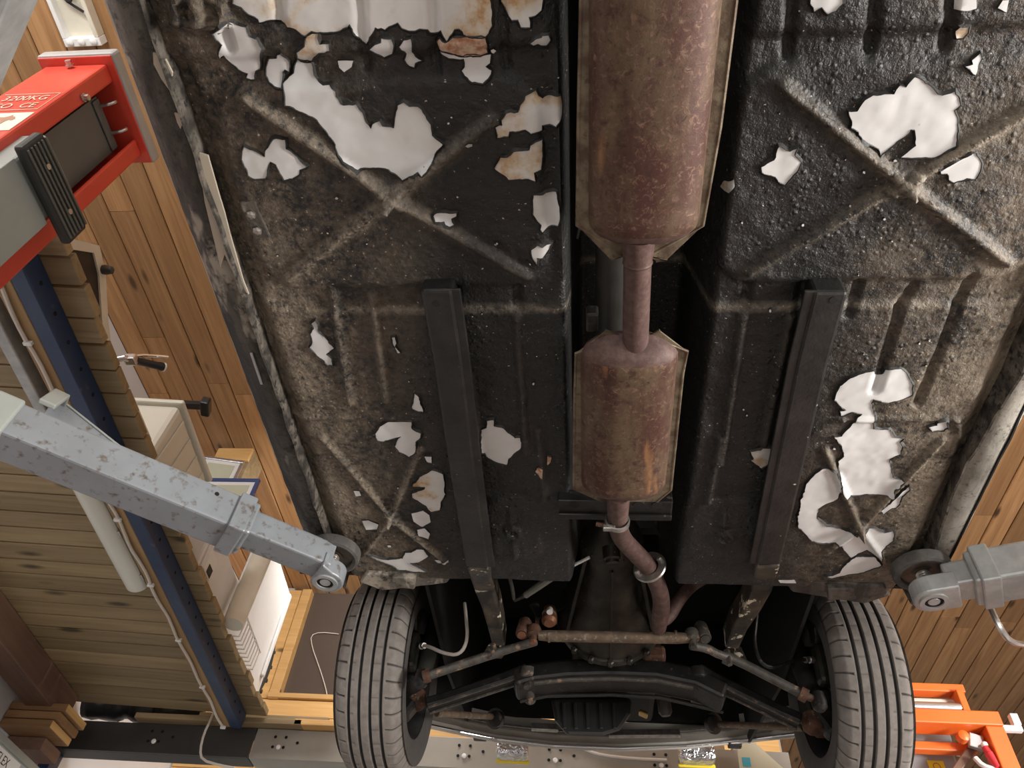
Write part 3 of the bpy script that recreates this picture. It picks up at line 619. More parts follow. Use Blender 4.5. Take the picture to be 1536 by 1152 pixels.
# ================================================================== two-post lift
def lift():
    C = thing('lift_column', 'red two-post lift column with grey carriage and black rubber guard', 'lift', (-1.44, .77, 0))
    x0, x1, y0, y1, zt = -1.53, -1.345, .637, .905, 2.885
    prof = [(x1, y0 + .05), (x1, y0), (x0, y0), (x0, y1), (x1, y1), (x1, y1 - .05), (x1 - .012, y1 - .05), (x1 - .012, y1 - .012), (x0 + .012, y1 - .012), (x0 + .012, y0 + .012), (x1 - .012, y0 + .012), (x1 - .012, y0 + .05)]
    MB().prism([(a, b, 0) for a, b in prof], (0, 0, zt)).build('post', M['lift_red'], C, bevel=.006)
    tp = MB().bb((-1.545, .615, zt), (-1.325, .932, zt + .006)).build('top_plate', M['lift_red'], C, bevel=.003)
    MB().bb((-1.55, .61, zt + .0065), (-1.32, .937, zt + .05)).build('top_cap', M['plate_grey'], tp, bevel=.008)
    for p in ((-1.44, .632, 2.862, 0), (-1.3435, .672, 2.72, 1)):
        ax = (0, -1, 0) if p[3] == 0 else (1, 0, 0)
        MB().lathe(p[:3], ax, [(.012, 0), (.012, .004), (.0085, .004), (.0085, .016)], 6).build('bolt', M['screw'], C)
    # dark grey sliding cover with hooks
    cv = MB().bb((-1.392, .71, 2.30), (-1.386, .862, 2.84)).build('cover_sheet', M['cover'], C)
    MB().bb((-1.385, .715, 2.806), (-1.380, .858, 2.838)).build('hem', M['cover'], cv, bevel=.002)
    for y in (.735, .815):
        MB().tube([(-1.382, y, 2.83), (-1.35, y - .004, 2.832), (-1.34, y - .004, 2.85), (-1.352, y, 2.868)], .005, 8, 1).build('hook', M['screw'], C, smooth=True)
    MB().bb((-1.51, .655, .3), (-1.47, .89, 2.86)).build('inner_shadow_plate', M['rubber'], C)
    # carriage
    ca = MB().bb((-1.47, .66, 1.55), (-1.285, .815, 2.445)).build('carriage', M['lift_clean'], C, bevel=.008)
    MB().bb((-1.284, .655, 1.6), (-1.278, .82, 2.30)).build('carriage_face', M['lift_clean'], ca, bevel=.002)
    rg = MB().bb((-1.277, .632, 2.305), (-1.252, .882, 2.392)).build('rubber_guard', M['rubber'], C, bevel=.008)
    for k in range(6):
        z = 2.312 + k * .0145
        MB().bb((-1.252, .645, z), (-1.2475, .87, z + .006)).build('ridge', M['rubber_top'], rg, bevel=.0015)
    for y in (.70, .815): MB().lathe((-1.2475, y, 2.349), (1, 0, 0), [(.007, 0), (.007, .003), (.003, .003)], 12).build('screw', M['screw'], rg)
    # lettering on the rear-facing side
    rot = axes((1, 0, 0), (0, 0, 1))
    MB().bb((-1.50, .6355, 2.415), (-1.352, .6368, 2.525)).build('bull_sticker', M['cream_tag'], C)
    text('3200KG', .044, Vector((-1.497, .6355, 2.612)), rot, M['light_ink'], 'lettering', C, sx=.84)
    text('ISO  CE', .044, Vector((-1.497, .6355, 2.560)), rot, M['light_ink'], 'lettering', C, sx=.84)
    for a, b in (((-1.51, 2.655), (-1.356, 2.658)), ((-1.51, 2.545), (-1.356, 2.548)), ((-1.3575, 2.548), (-1.356, 2.655))):
        MB().bb((a[0], .6355, a[1]), (b[0], .6366, b[1])).build('panel_line', M['light_ink'], C)
    bull = [(-.055, -.005), (-.05, .012), (-.03, .02), (-.01, .024), (.012, .02), (.022, .027), (.028, .035), (.030, .026), (.040, .022), (.048, .008), (.044, 0), (.034, .002), (.03, -.004), (.026, -.03), (.018, -.03), (.018, -.012), (-.02, -.012), (-.026, -.03), (-.034, -.03), (-.034, -.01), (-.046, -.012)]
    MB().prism([(-1.425 + a, .6354, 2.475 + b) for a, b in bull], (0, -.0006, 0)).build('bull_mark', M['brown_ink'], C)
    text('A', .034, Vector((-1.438, .6346, 2.446)), rot, M['label_white'], 'lettering', C)
    MB().bb((-1.75, .45, 0), (-1.25, 1.1, .02)).build('base_plate', M['lift_grey'], C)

    C2 = thing('lift_column', 'second red lift column standing at the right side of the car', 'lift', (1.58, 1.1, 0))
    MB().prism([(3.026 - 1.345 + .146 + 0 * a + (-1.345 - a) - .185, b + .36, 0) for a, b in prof], (0, 0, zt)).build('post', M['lift_red'], C2, bevel=.006)
    MB().bb((1.44, 1.02, 1.55), (1.60, 1.24, 2.445)).build('carriage', M['lift_clean'], C2, bevel=.008)
    MB().bb((1.47, .96, zt), (1.70, 1.30, zt + .05)).build('top_plate', M['plate_grey'], C2, bevel=.006)
    MB().bb((1.42, .8, 0), (1.9, 1.45, .02)).build('base_plate', M['lift_grey'], C2)
    def arm(label, p0, d, L0, L1, head, zb, hgt, wid, mat_o, brk=True, colr=True):
        A = thing('lift_arm', label, 'lift arm', (p0[0], p0[1], zb))
        d = Vector((*d, 0)).normalized(); n = Vector((-d.y, d.x, 0)); up = Vector((0, 0, 1)); p0 = Vector((p0[0], p0[1], zb + hgt / 2))
        ob = MB().beam(p0, p0 + d * L0, wid, hgt).build('outer_tube', mat_o, A, bevel=.006)
        if colr:
            MB().beam(p0 + d * (L0 - .05), p0 + d * (L0 - .012), wid + .016, hgt + .012).build('collar', mat_o, A, bevel=.004)
            MB().lathe(p0 + d * .05 - n * (wid / 2) + up * .02, -n, [(.006, 0), (.006, .001)], 10).build('hole', M['hole'], ob)
            MB().lathe(p0 + d * (L0 - .10) - n * (wid / 2) + up * .02, -n, [(.005, 0), (.005, .001)], 10).build('hole', M['hole'], ob)
        i0 = p0 + d * (L0 - .03)
        MB().beam(i0, p0 + d * (L0 + L1), wid * .74, hgt * .72).build('inner_tube', mat_o, A, bevel=.005)
        MB().beam(i0 + d * .03 + up * hgt * .365, p0 + d * (L0 + L1 * .82) + up * hgt * .365, wid * .6, .008).build('wear_strip', mat_o, A, bevel=.002)
        # flat head with a rounded end
        hp = Vector((head[0], head[1], 0)); hz0, hz1 = zb, zb + .042; rr = wid * .42
        st = p0 + d * (L0 + L1 - .02); st.z = 0
        pts = [st - n * rr, *[hp + (d * math.cos(a) + n * math.sin(a)) * rr for a in [-math.pi / 2 + math.pi * k / 14 for k in range(15)]], st + n * rr]
        hd = MB().prism([(p.x, p.y, hz0) for p in pts], (0, 0, hz1 - hz0)).build('head', mat_o, A, bevel=.004)
        hb = Vector((hp.x, hp.y, hz0))
        MB().lathe(hb, (0, 0, -1), [(.030, 0), (.030, .004), (.020, .004), (.020, 0)], 28, True).build('bush', M['galv'], hd, smooth=True)
        MB().lathe(hb, (0, 0, -1), [(.0199, .0), (.0199, .0008)], 24).build('bore', M['hole'], hd)
        MB().lathe(hb + Vector((0, 0, -.0008)), (0, 0, -1), [(.013, 0), (.012, .0015)], 20).build('screw_end', M['galv'], hd, smooth=True)
        # screw and pad
        zs = hz1; pr = []
        zpad = 1.853
        k = 0; z = zs
        while z < zpad:
            pr += [(.0165, z - zs), (.0135, z - zs + .0028)]; z += .0056
        pr.append((.0150, zpad - zs))
        MB().lathe((hp.x, hp.y, zs), (0, 0, 1), pr, 20).build('screw', M['screw'], A, smooth=False)
        MB().lathe((hp.x, hp.y, zpad), (0, 0, 1), [(.0, .004), (.046, .004), (.046, .022), (.0, .022)][1:3] + [(.046, .022)], 36).build('pad_plate', M['pad_steel'], A)
        pd = MB().lathe((hp.x, hp.y, zpad), (0, 0, 1), [(.048, -.004), (.056, -.006), (.062, -.003), (.064, .004), (.064, .020), (.060, .0235), (.048, .0235)], 48, True).build('pad_ring', M['pad_rubber'], A, smooth=True)
        MB().lathe((hp.x, hp.y, zpad + .002), (0, 0, 1), [(.022, 0), (.018, .004)], 20).build('pad_boss', M['pad_steel'], A, smooth=True)
        return A, p0, d, n
    A, p0, d, n = arm('long blue-grey lift arm reaching the left sill, rust speckled', (-1.26, 1.005), (.417, .301), .60, .20, (-.612, 1.492), 1.78, .086, .100, M['lift_grey'])
    # gusset frame beside the arm root
    up = Vector((0, 0, 1))
    far = p0 + n * .05; far.z = 1.866
    gp = [far + d * .09, far + d * .46, far + d * .44 + up * .012, far + d * .25 + up * .07, far + d * .09 + up * .125]
    g = MB().prism(gp, n * .006).build('gusset_plate', M['lift_grey'], A, bevel=.002)
    MB().sweep([gp[4] + n * .003, gp[3] + n * .003, gp[2] + n * .003], .014, .005).build('gusset_rim', M['lift_clean'], A, bevel=.001)
    MB().sweep([far + d * .10 + up * .115, far + d * .105 - n * .05 + up * .10, far + d * .105 - n * .10 + up * .02], .035, .012).build('root_strap', M['lift_clean'], A, bevel=.003)
    MB().beam(p0 + d * .015, p0 + d * .072, .112, .096).build('root_collar', M['lift_clean'], A, bevel=.006)
    B, _, _, _ = arm('pale galvanised lift arm with open bush under the right sill', (1.42, 1.251), (-.467, .180), .625, .05, (.757, 1.505), 1.78, .080, .098, M['galv'])
    q = PZ(1492, 925, 1.78)
    MB().tube([q + Vector((0, 0, .03)), q + Vector((.0, .0, -.03)), q + Vector((.02, .02, -.05)), q + Vector((.06, .03, -.05))], .007, 8, 1).build('release_pin', M['screw'], B, smooth=True)
    R, _, _, _ = arm('pale galvanised lift arm running back beside the red column top', (-1.218, .687), (.71, -.70), .90, .05, (-.50, .0), 1.72, .09, .042, M['galv'], colr=False)
lift()

# ================================================================== the car
CAR = thing('car', 'old car raised on the lift, black undersealed floor flaking to white paint', 'car', (.073, .9, 1.6))
ZF = 1.90; XC = .073
def K(px, py):
    p = PZ(px, py, ZF); return (p.x, p.y)
def sstep(a, b, x): t = np.clip((x - a) / (b - a), 0, 1); return t * t * (3 - 2 * t)
def seg_d(X, Y, a, b):
    ax, ay = a; bx, by = b; dx, dy = bx - ax, by - ay; L2 = dx * dx + dy * dy
    t = np.clip(((X - ax) * dx + (Y - ay) * dy) / L2, 0, 1); return np.hypot(X - ax - t * dx, Y - ay - t * dy)
def rrect(X, Y, x0, x1, y0, y1, r):
    cx, cy = (x0 + x1) / 2, (y0 + y1) / 2; qx = np.abs(X - cx) - (x1 - x0) / 2 + r; qy = np.abs(Y - cy) - (y1 - y0) / 2 + r
    return np.hypot(np.maximum(qx, 0), np.maximum(qy, 0)) + np.minimum(np.maximum(qx, qy), 0) - r
RIDGES = []   # (a, b, half width, height)
def ridge(pts, w, h):
    q = [K(*p) for p in pts]
    for a, b in zip(q, q[1:]): RIDGES.append((a, b, w, h))
for P in ([(372, 142), (590, 292), (792, 408)], [(738, 178), (590, 292), (438, 410)], [(1172, 124), (1352, 270), (1508, 388)], [(1560, 150), (1352, 270), (1122, 402)]): ridge(P, .0095, .014)
for P in ([(484, 650), (587, 770), (668, 836)], [(632, 668), (587, 770), (546, 826)], [(1236, 668), (1288, 785)], [(1412, 655), (1288, 785), (1240, 822)], [(1288, 785), (1325, 835)]): ridge(P, .0075, .010)
for P in ([(683, 464), (722, 672)], [(776, 464), (790, 675)], [(808, 645), (818, 742)], [(1115, 462), (1080, 690)], [(1184, 470), (1146, 660)], [(1078, 650), (1062, 745)], [(560, 440), (580, 596)], [(500, 436), (526, 600)]): ridge(P, .008, .010)
NWEAR = len(RIDGES)
ridge([(272, -40), (279, 27), (346, 27), (341, -40)], .006, .009)
for P in ([(1371, 428), (1347, 460), (1310, 580)], [(1457, 412), (1433, 458), (1374, 602)], [(1287, 425), (1272, 470)], [(775, 430), (776, 464)], [(683, 430), (683, 464)], [(1120, 425), (1115, 462)], [(1205, 425), (1197, 462)]): ridge(P, .010, -.009)
for P in ([(418, -60), (425, 30)], [(540, -60), (550, 100)], [(650, -60), (655, 104)], [(752, -60), (760, 100)], [(1187, -60), (1180, 82)], [(1310, -60), (1303, 74)], [(1424, -60), (1415, 70)], [(342, 40), (350, 66)]): ridge(P, .009, -.010)
for P in ([(768, 754), (769, 776)], [(771, 806), (773, 828)], [(1084, 760), (1084, 780)], [(1087, 815), (1090, 835)]): ridge(P, .008, .008)
RIDGES += [(K(430, 622), K(640, 622), .008, .006), (K(1218, 642), K(1262, 624), .007, .006), (K(1262, 624), K(1432, 624), .007, .006), (K(1432, 624), K(1440, 655), .007, .006)]
TL, TR = -.028, .205
BOSS = [(590, 292, .028, .010), (1352, 270, .028, .010), (587, 770, .022, .008), (1288, 785, .02, .008), (771, 790, .024, .010), (1086, 797, .024, .010), (292, 14, .03, .012), (323, 14, .03, .012)]
rs_ = np.random.RandomState(3); GX = rs_.rand(64, 64)
def vnoise(X, Y, s):
    u = X * s + 400; v = Y * s + 400; i = np.floor(u).astype(int); j = np.floor(v).astype(int); fu = u - i; fv = v - j
    fu = fu * fu * (3 - 2 * fu); fv = fv * fv * (3 - 2 * fv); g = lambda a, b: GX[a % 64, b % 64]
    return (g(i, j) * (1 - fu) + g(i + 1, j) * fu) * (1 - fv) + (g(i, j + 1) * (1 - fu) + g(i + 1, j + 1) * fu) * fv - .5
def depth(X, Y):
    X = np.asarray(X, float); Y = np.asarray(Y, float); d = np.zeros_like(X)
    for x0, x1 in ((-.575, -.072), (.222, .722)):
        d += .009 * sstep(.012, -.006, rrect(X, Y, x0, x1, .385, .742, .06))
        d += -.007 * sstep(.010, -.004, rrect(X, Y, x0 - .03, x1 + .022, -.5, .792, .07)) + .004
    d += .014 * sstep(.352, .330, Y) * sstep(.010, .03, np.minimum(np.abs(X - TL), np.abs(X - TR)))
    for a, b, w_, h_ in RIDGES: d += h_ * sstep(w_ * 1.15, w_ * .35, seg_d(X, Y, a, b))
    for px, py, r, h_ in BOSS:
        bx, by = K(px, py); q = np.hypot(X - bx, Y - by); d += h_ * sstep(r, r * .75, q) - h_ * .8 * sstep(r * .5, r * .35, q) + h_ * .7 * sstep(r * .25, r * .12, q)
    for (a, b) in (((728, 740), (813, 832)), ((1040, 744), (1126, 838))):
        x0, y0 = K(*a); x1, y1 = K(b[0], b[1]); d += .006 * sstep(.006, -.005, rrect(X, Y, x0, x1, y0, y1, .04))
    d += .005 * vnoise(X, Y, 9) + .0022 * vnoise(X, Y, 31) + .0012 * vnoise(X, Y, 85)
    # tunnel
    t = np.minimum(sstep(TL - .014, TL + .020, X), sstep(TR + .022, TR - .022, X))
    d -= .17 * t
    # outer turn-up towards the sills
    d -= .020 * sstep(-.585, -.622, X) + .028 * sstep(.725, .765, X)
    # toe boards
    d -= np.maximum(0, Y - 1.626) * 3.2
    return d
def floor_pan():
    xs = np.arange(-.624, .7705, .0056); ys = np.concatenate([np.arange(-1.1, .22, .04), np.arange(.22, 1.80, .0062)])
    Xg, Yg = np.meshgrid(xs, ys); Zg = ZF - depth(Xg, Yg); ny, nx = Xg.shape
    v = np.stack([Xg, Yg, Zg], -1).reshape(-1, 3)
    idx = np.arange(nx * ny).reshape(ny, nx)
    keep = np.ones((ny - 1, nx - 1), bool)
    xm = (Xg[:-1, :-1] + Xg[1:, 1:]) / 2; ym = (Yg[:-1, :-1] + Yg[1:, 1:]) / 2
    keep &= ~(((xm < -.285) | (xm > .432)) & (ym > 1.652)); keep &= ~((xm > TL + .02) & (xm < TR - .02) & (ym > 1.40))
    f = np.stack([idx[:-1, :-1], idx[1:, :-1], idx[1:, 1:], idx[:-1, 1:]], -1)[keep]
    me = bpy.data.meshes.new('floor_pan'); me.from_pydata(v.tolist(), [], f.tolist()); me.materials.append(M['underseal'])
    wr = np.zeros_like(Xg); out_ = sstep(.16, .5, np.abs(Xg - XC))
    for k, (a, b, w_, h_) in enumerate(RIDGES[:NWEAR]): wr = np.maximum(wr, sstep(.022 if k < 8 else .012, .002, seg_d(Xg, Yg, a, b)) * (.25 + .75 * out_) * (1 if k < 17 else .45))
    wr = np.maximum(wr, .8 * sstep(.012, .0, np.abs(Yg - .797)) * (np.abs(Xg - XC) < .6)); wr = np.maximum(wr, .75 * sstep(.50, .66, np.abs(Xg - XC)) * sstep(.5, .8, Yg))
    at = me.attributes.new('wear', 'FLOAT', 'POINT'); at.data.foreach_set('value', wr.reshape(-1).astype(np.float32))
    return fin(bpy.data.objects.new('floor_pan', me), CAR, smooth=True, angle=80)
PAN = floor_pan()

def inside(x, y, poly):
    c = False; n = len(poly); j = n - 1
    for i in range(n):
        xi, yi = poly[i]; xj, yj = poly[j]
        if (yi > y) != (yj > y) and x < (xj - xi) * (y - yi) / (yj - yi) + xi: c = not c
        j = i
    return c
PATCH = []
def patch(o, s, pts, m='bare_paint', off=.0032): PATCH.append(([(o[0] + u / s, o[1] + v / s) for u, v in pts], m, off))
A = (340, 0); S = 3.84
patch(A, S, [(60, -230), (60, 0), (110, 20), (150, 60), (185, 75), (210, 110), (250, 100), (275, 95), (320, 105), (370, 135), (420, 150), (470, 185), (510, 165), (560, 160), (600, 165), (670, 155), (690, 140), (725, 118), (740, 145), (760, 185), (790, 225), (812, 242), (830, 215), (850, 175), (870, 135), (885, 145), (905, 140), (925, 150), (950, 130), (1000, 108), (1020, 140), (1060, 155), (1095, 158), (1120, 145), (1165, 150), (1180, 175), (1205, 180), (1240, 155), (1255, 190), (1275, 220), (1290, 190), (1320, 150), (1345, 145), (1370, 180), (1400, 192), (1495, 192), (1520, 150), (1535, 130), (1530, 0), (1530, -230)], 'rusty_paint')
patch(A, S, [(1215, 230), (1235, 208), (1270, 230), (1330, 200), (1400, 190), (1495, 195), (1505, 300), (1460, 320), (1365, 322), (1340, 318), (1280, 300), (1225, 285)], 'peach_rust', .0040)
patch(A, S, [(1225, 285), (1280, 300), (1340, 318), (1460, 320), (1520, 308), (1515, 360), (1490, 380), (1525, 400), (1510, 440), (1480, 465), (1420, 460), (1375, 430), (1355, 405), (1370, 385), (1365, 335), (1280, 335), (1235, 312)], 'bare_paint')
patch((0, 0), S, [(1255, 170), (1320, 130), (1350, 100), (1390, 125), (1440, 135), (1460, 190), (1500, 205), (1530, 260), (1505, 330), (1500, 390), (1475, 405), (1470, 450), (1420, 445), (1430, 420), (1380, 400), (1330, 350), (1310, 300), (1280, 330), (1285, 280), (1300, 240), (1270, 210)])
patch(A, S, [(232, 385), (255, 330), (300, 325), (310, 300), (330, 295), (355, 330), (365, 410), (340, 395), (325, 410), (325, 490), (290, 485), (255, 465), (235, 430)])
patch(A, S, [(510, 165), (545, 170), (540, 200), (555, 235), (610, 230), (612, 275), (580, 290), (550, 285), (510, 320), (490, 350), (430, 345), (415, 330), (420, 285), (470, 250), (475, 200), (490, 180)], 'rusty_paint')
patch(A, S, [(416, 335), (430, 345), (490, 350), (500, 385), (505, 430), (540, 465), (565, 480), (600, 475), (640, 510), (640, 540), (665, 585), (700, 590), (755, 585), (790, 635), (810, 690), (840, 725), (850, 700), (890, 680), (905, 710), (970, 720), (975, 680), (990, 590), (1025, 575), (1060, 600), (1110, 600), (1150, 650), (1180, 700), (1190, 760), (1250, 815), (1215, 850), (1195, 900), (1140, 975), (1110, 965), (1070, 990), (1020, 1015), (990, 985), (920, 950), (800, 945), (770, 955), (690, 905), (655, 870), (640, 810), (600, 760), (570, 715), (520, 660), (450, 625), (400, 600), (355, 590), (345, 500), (335, 470), (390, 415), (400, 370)])
patch(A, S, [(115, 825), (185, 855), (235, 885), (245, 840), (285, 785), (350, 780), (355, 835), (385, 850), (420, 885), (440, 910), (475, 940), (435, 960), (430, 985), (390, 1010), (345, 1018), (325, 980), (300, 925), (265, 910), (255, 930), (240, 1005), (180, 1010), (140, 990), (120, 940), (103, 900), (105, 850)])
patch(A, S, [(832, 268), (870, 235), (905, 225), (905, 200), (965, 205), (972, 240), (960, 300), (910, 325), (880, 300)], 'rusty_paint')
patch(A, S, [(1005, 250), (1030, 210), (1070, 203), (1080, 260), (1090, 320), (1130, 345), (1090, 360), (1085, 385), (1055, 375), (1030, 340), (1040, 300)])
patch(A, S, [(645, 345), (680, 340), (735, 345), (725, 380), (680, 410), (655, 385)])
patch(A, S, [(1388, 800), (1405, 790), (1424, 803), (1418, 822), (1395, 822)])
B = (700, 0)
patch(B, S, [(200, -200), (200, 0), (225, 40), (250, 80), (265, 98), (300, 95), (315, 135), (370, 137), (362, 80), (400, 70), (435, 40), (440, 0), (440, -200)], 'rusty_paint')
patch(B, S, [(370, 235), (400, 205), (435, 195), (440, 185), (475, 185), (483, 210), (460, 245), (430, 250), (410, 235), (385, 252)])
patch(B, S, [(325, 570), (340, 535), (400, 510), (415, 540), (440, 555), (470, 535), (545, 540), (552, 600), (545, 670), (515, 715), (480, 705), (435, 710), (435, 735), (375, 750), (340, 725), (250, 735), (245, 765), (180, 770), (170, 710), (210, 700), (205, 670), (235, 630), (300, 625), (310, 590)], 'rusty_paint')
patch(B, S, [(165, 950), (200, 885), (240, 885), (275, 855), (365, 840), (370, 815), (440, 790), (435, 900), (430, 960), (390, 975), (400, 1025), (340, 1010), (290, 1015), (245, 1020), (200, 980), (170, 960)], 'rusty_paint')
patch(B, S, [(5, 800), (25, 790), (40, 810), (20, 828)]); patch(B, S, [(140, 285), (155, 275), (170, 288), (155, 305), (143, 300)])
B2 = (700, 280)
patch(B2, S, [(387, 30), (440, 35), (515, 20), (520, 60), (535, 120), (538, 160), (525, 215), (470, 220), (440, 245), (425, 225), (430, 200), (400, 160), (385, 140)])
patch(B2, S, [(375, 340), (410, 315), (440, 330), (465, 320), (495, 320), (480, 345), (455, 375), (440, 390), (405, 385), (405, 428), (385, 390)], 'rusty_paint')
patch(B2, S, [(628, 490), (645, 450), (660, 435), (660, 490), (640, 530)])
C_ = (1080, 0); SC = 1536 / 456
patch(C_, SC, [(640, 545), (680, 545), (720, 490), (760, 465), (865, 460), (895, 415), (925, 425), (970, 375), (1040, 410), (1085, 460), (1110, 465), (1170, 445), (1200, 515), (1170, 540), (1185, 600), (1180, 690), (1175, 720), (1070, 775), (900, 778), (975, 715), (970, 640), (950, 640), (920, 675), (880, 700), (800, 768), (790, 735), (755, 715), (710, 690), (690, 650), (650, 630), (655, 595)])
patch(C_, SC, [(200, 825), (265, 790), (290, 722), (345, 745), (380, 730), (368, 765), (400, 800), (380, 850), (320, 915), (270, 875), (205, 850)], off=.004)
patch(C_, SC, [(1092, 830), (1150, 790), (1180, 780), (1235, 742), (1250, 760), (1275, 755), (1302, 805), (1295, 845), (1270, 885), (1230, 880), (1165, 900), (1140, 885), (1130, 855), (1100, 855)])
patch(C_, SC, [(1218, 318), (1260, 310), (1258, 290), (1310, 262), (1312, 285), (1290, 320), (1275, 362)])
patch(C_, SC, [(1180, 150), (1190, 125), (1240, 120), (1245, 160), (1220, 190), (1190, 190), (1185, 165)], 'rusty_paint')
patch(C_, SC, [(445, -200), (445, 0), (460, 40), (500, 20), (530, 55), (570, 40), (605, 0), (605, -200)])
patch(C_, SC, [(1170, -200), (1165, 30), (1230, 35), (1270, 25), (1275, -200)]); patch(C_, SC, [(1375, 20), (1400, -20), (1430, -20), (1415, 45)])
patch(C_, SC, [(10, 975), (25, 925), (60, 885), (66, 920), (40, 960)], 'rusty_paint')
D5 = (1080, 600)
patch(D5, SC, [(570, -20), (600, -90), (650, -130), (730, -160), (775, -165), (785, -140), (810, -140), (830, -170), (905, -178), (930, -155), (965, -100), (960, -45), (900, -20), (840, -7), (790, -20), (765, -25), (755, -5), (770, 30), (770, 75), (765, 125), (800, 130), (850, 130), (875, 165), (920, 175), (900, 195), (915, 215), (905, 255), (850, 280), (855, 310), (865, 370), (915, 385), (870, 430), (865, 460), (735, 455), (630, 465), (610, 430), (600, 350), (590, 290), (620, 265), (610, 215), (570, 165), (610, 165), (650, 120), (680, 75), (710, 50), (660, 40), (605, 60), (597, 35), (630, 30), (595, 5)])
patch(D5, SC, [(385, 565), (400, 535), (400, 480), (425, 440), (430, 405), (470, 355), (510, 325), (580, 335), (605, 400), (605, 440), (585, 480), (540, 500), (490, 530), (485, 580), (530, 620), (600, 630), (645, 645), (700, 650), (720, 630), (770, 625), (820, 645), (865, 635), (865, 690), (830, 715), (805, 740), (805, 780), (770, 760), (735, 735), (655, 775), (620, 740), (590, 700), (520, 705), (460, 695), (420, 650), (390, 620)])
patch(D5, SC, [(800, 535), (850, 500), (895, 455), (945, 415), (950, 435), (910, 465), (900, 500), (880, 520), (860, 520), (820, 555)])
patch(D5, SC, [(530, 870), (600, 850), (635, 800), (680, 770), (770, 770), (810, 815), (770, 830), (720, 850), (640, 860), (560, 880)])
patch(D5, SC, [(290, 890), (370, 885), (380, 905), (300, 905)])
patch(D5, SC, [(1045, 120), (1090, 110), (1095, 85), (1135, 80), (1143, 120), (1120, 135), (1065, 140)])
patch(D5, SC, [(150, 240), (200, 235), (215, 222), (265, 225), (255, 290), (235, 305), (205, 325), (145, 285), (165, 275)], 'rusty_paint', .003)
E_ = (340, 280)
patch(E_, S, [(495, 770), (520, 750), (530, 775), (535, 820), (570, 850), (600, 890), (625, 915), (580, 950), (610, 975), (618, 1012), (590, 1010), (570, 985), (520, 945), (485, 910), (500, 880), (490, 830), (510, 800)])
patch(E_, S, [(1200, 150), (1220, 130), (1270, 130), (1310, 135), (1330, 130), (1330, 150), (1300, 165), (1315, 200), (1290, 205), (1260, 180), (1215, 170)])
patch(E_, S, [(957, 850), (975, 845), (985, 880), (975, 900), (1005, 940), (990, 940), (965, 890)])
F_ = (400, 560)
patch(F_, S, [(632, 325), (660, 285), (705, 260), (760, 250), (840, 250), (840, 290), (870, 310), (895, 320), (890, 345), (865, 370), (860, 430), (825, 458), (770, 430), (745, 400), (760, 360), (780, 340), (740, 350), (680, 370), (645, 365)])
patch(F_, S, [(845, 185), (850, 140), (855, 100), (880, 120), (885, 150), (905, 200), (880, 200)])
patch(F_, S, [(865, 610), (890, 570), (960, 533), (1020, 555), (1030, 600), (1025, 640), (1033, 680), (1005, 730), (1000, 770), (950, 780), (920, 745), (880, 725), (845, 700), (845, 670), (915, 645), (915, 635), (845, 632), (850, 618)], 'rusty_paint')
patch(F_, S, [(838, 790), (905, 775), (940, 800), (948, 840), (900, 865), (850, 835)]); patch(F_, S, [(872, 880), (915, 875), (945, 905), (935, 935), (880, 915)])
patch(F_, S, [(1240, 300), (1270, 290), (1270, 250), (1310, 245), (1310, 280), (1365, 295), (1430, 350), (1462, 350), (1465, 410), (1440, 430), (1395, 470), (1385, 505), (1340, 495), (1280, 465), (1245, 420), (1238, 360)])
patch(F_, S, [(590, 1018), (650, 1040), (700, 1050), (790, 1045), (800, 1010), (840, 1005), (870, 990), (910, 995), (935, 1035), (880, 1065), (830, 1070), (890, 1100), (925, 1120), (860, 1120), (770, 1110), (720, 1080), (640, 1050)])
patch(F_, S, [(555, 830), (590, 825), (650, 850), (640, 875), (580, 880)]); patch(F_, S, [(915, 455), (955, 455), (955, 490), (930, 485)]); patch(F_, S, [(970, 1055), (1050, 1055), (1050, 1070), (990, 1070)]); patch(F_, S, [(700, 965), (720, 965), (724, 978), (704, 978)]); patch(F_, S, [(505, 660), (540, 660), (550, 685), (520, 690)])
patch((700, 580), S, [(395, 465), (420, 430), (440, 435), (438, 490), (415, 485)], 'peach_rust'); patch((700, 580), S, [(465, 380), (490, 385), (485, 415), (465, 430)], 'peach_rust')
# small stray chips of bare paint
for _ in range(60):
    px = random.choice((random.uniform(380, 845), random.uniform(1110, 1420))); py = random.uniform(110, 830); r = random.uniform(.9, 2.4)
    if px > 1340 and py > 640 or px < 540 and py > 420: continue
    if any(inside(px, py, q[0]) for q in PATCH[:62]): continue
    n_ = 6; ph = random.random() * 6
    patch((px, py), 1, [(r * random.uniform(.6, 1.2) * math.cos(ph + k * 2 * math.pi / n_), r * random.uniform(.6, 1.2) * math.sin(ph + k * 2 * math.pi / n_)) for k in range(n_)], random.choice(('bare_paint', 'bare_paint', 'rusty_paint')))

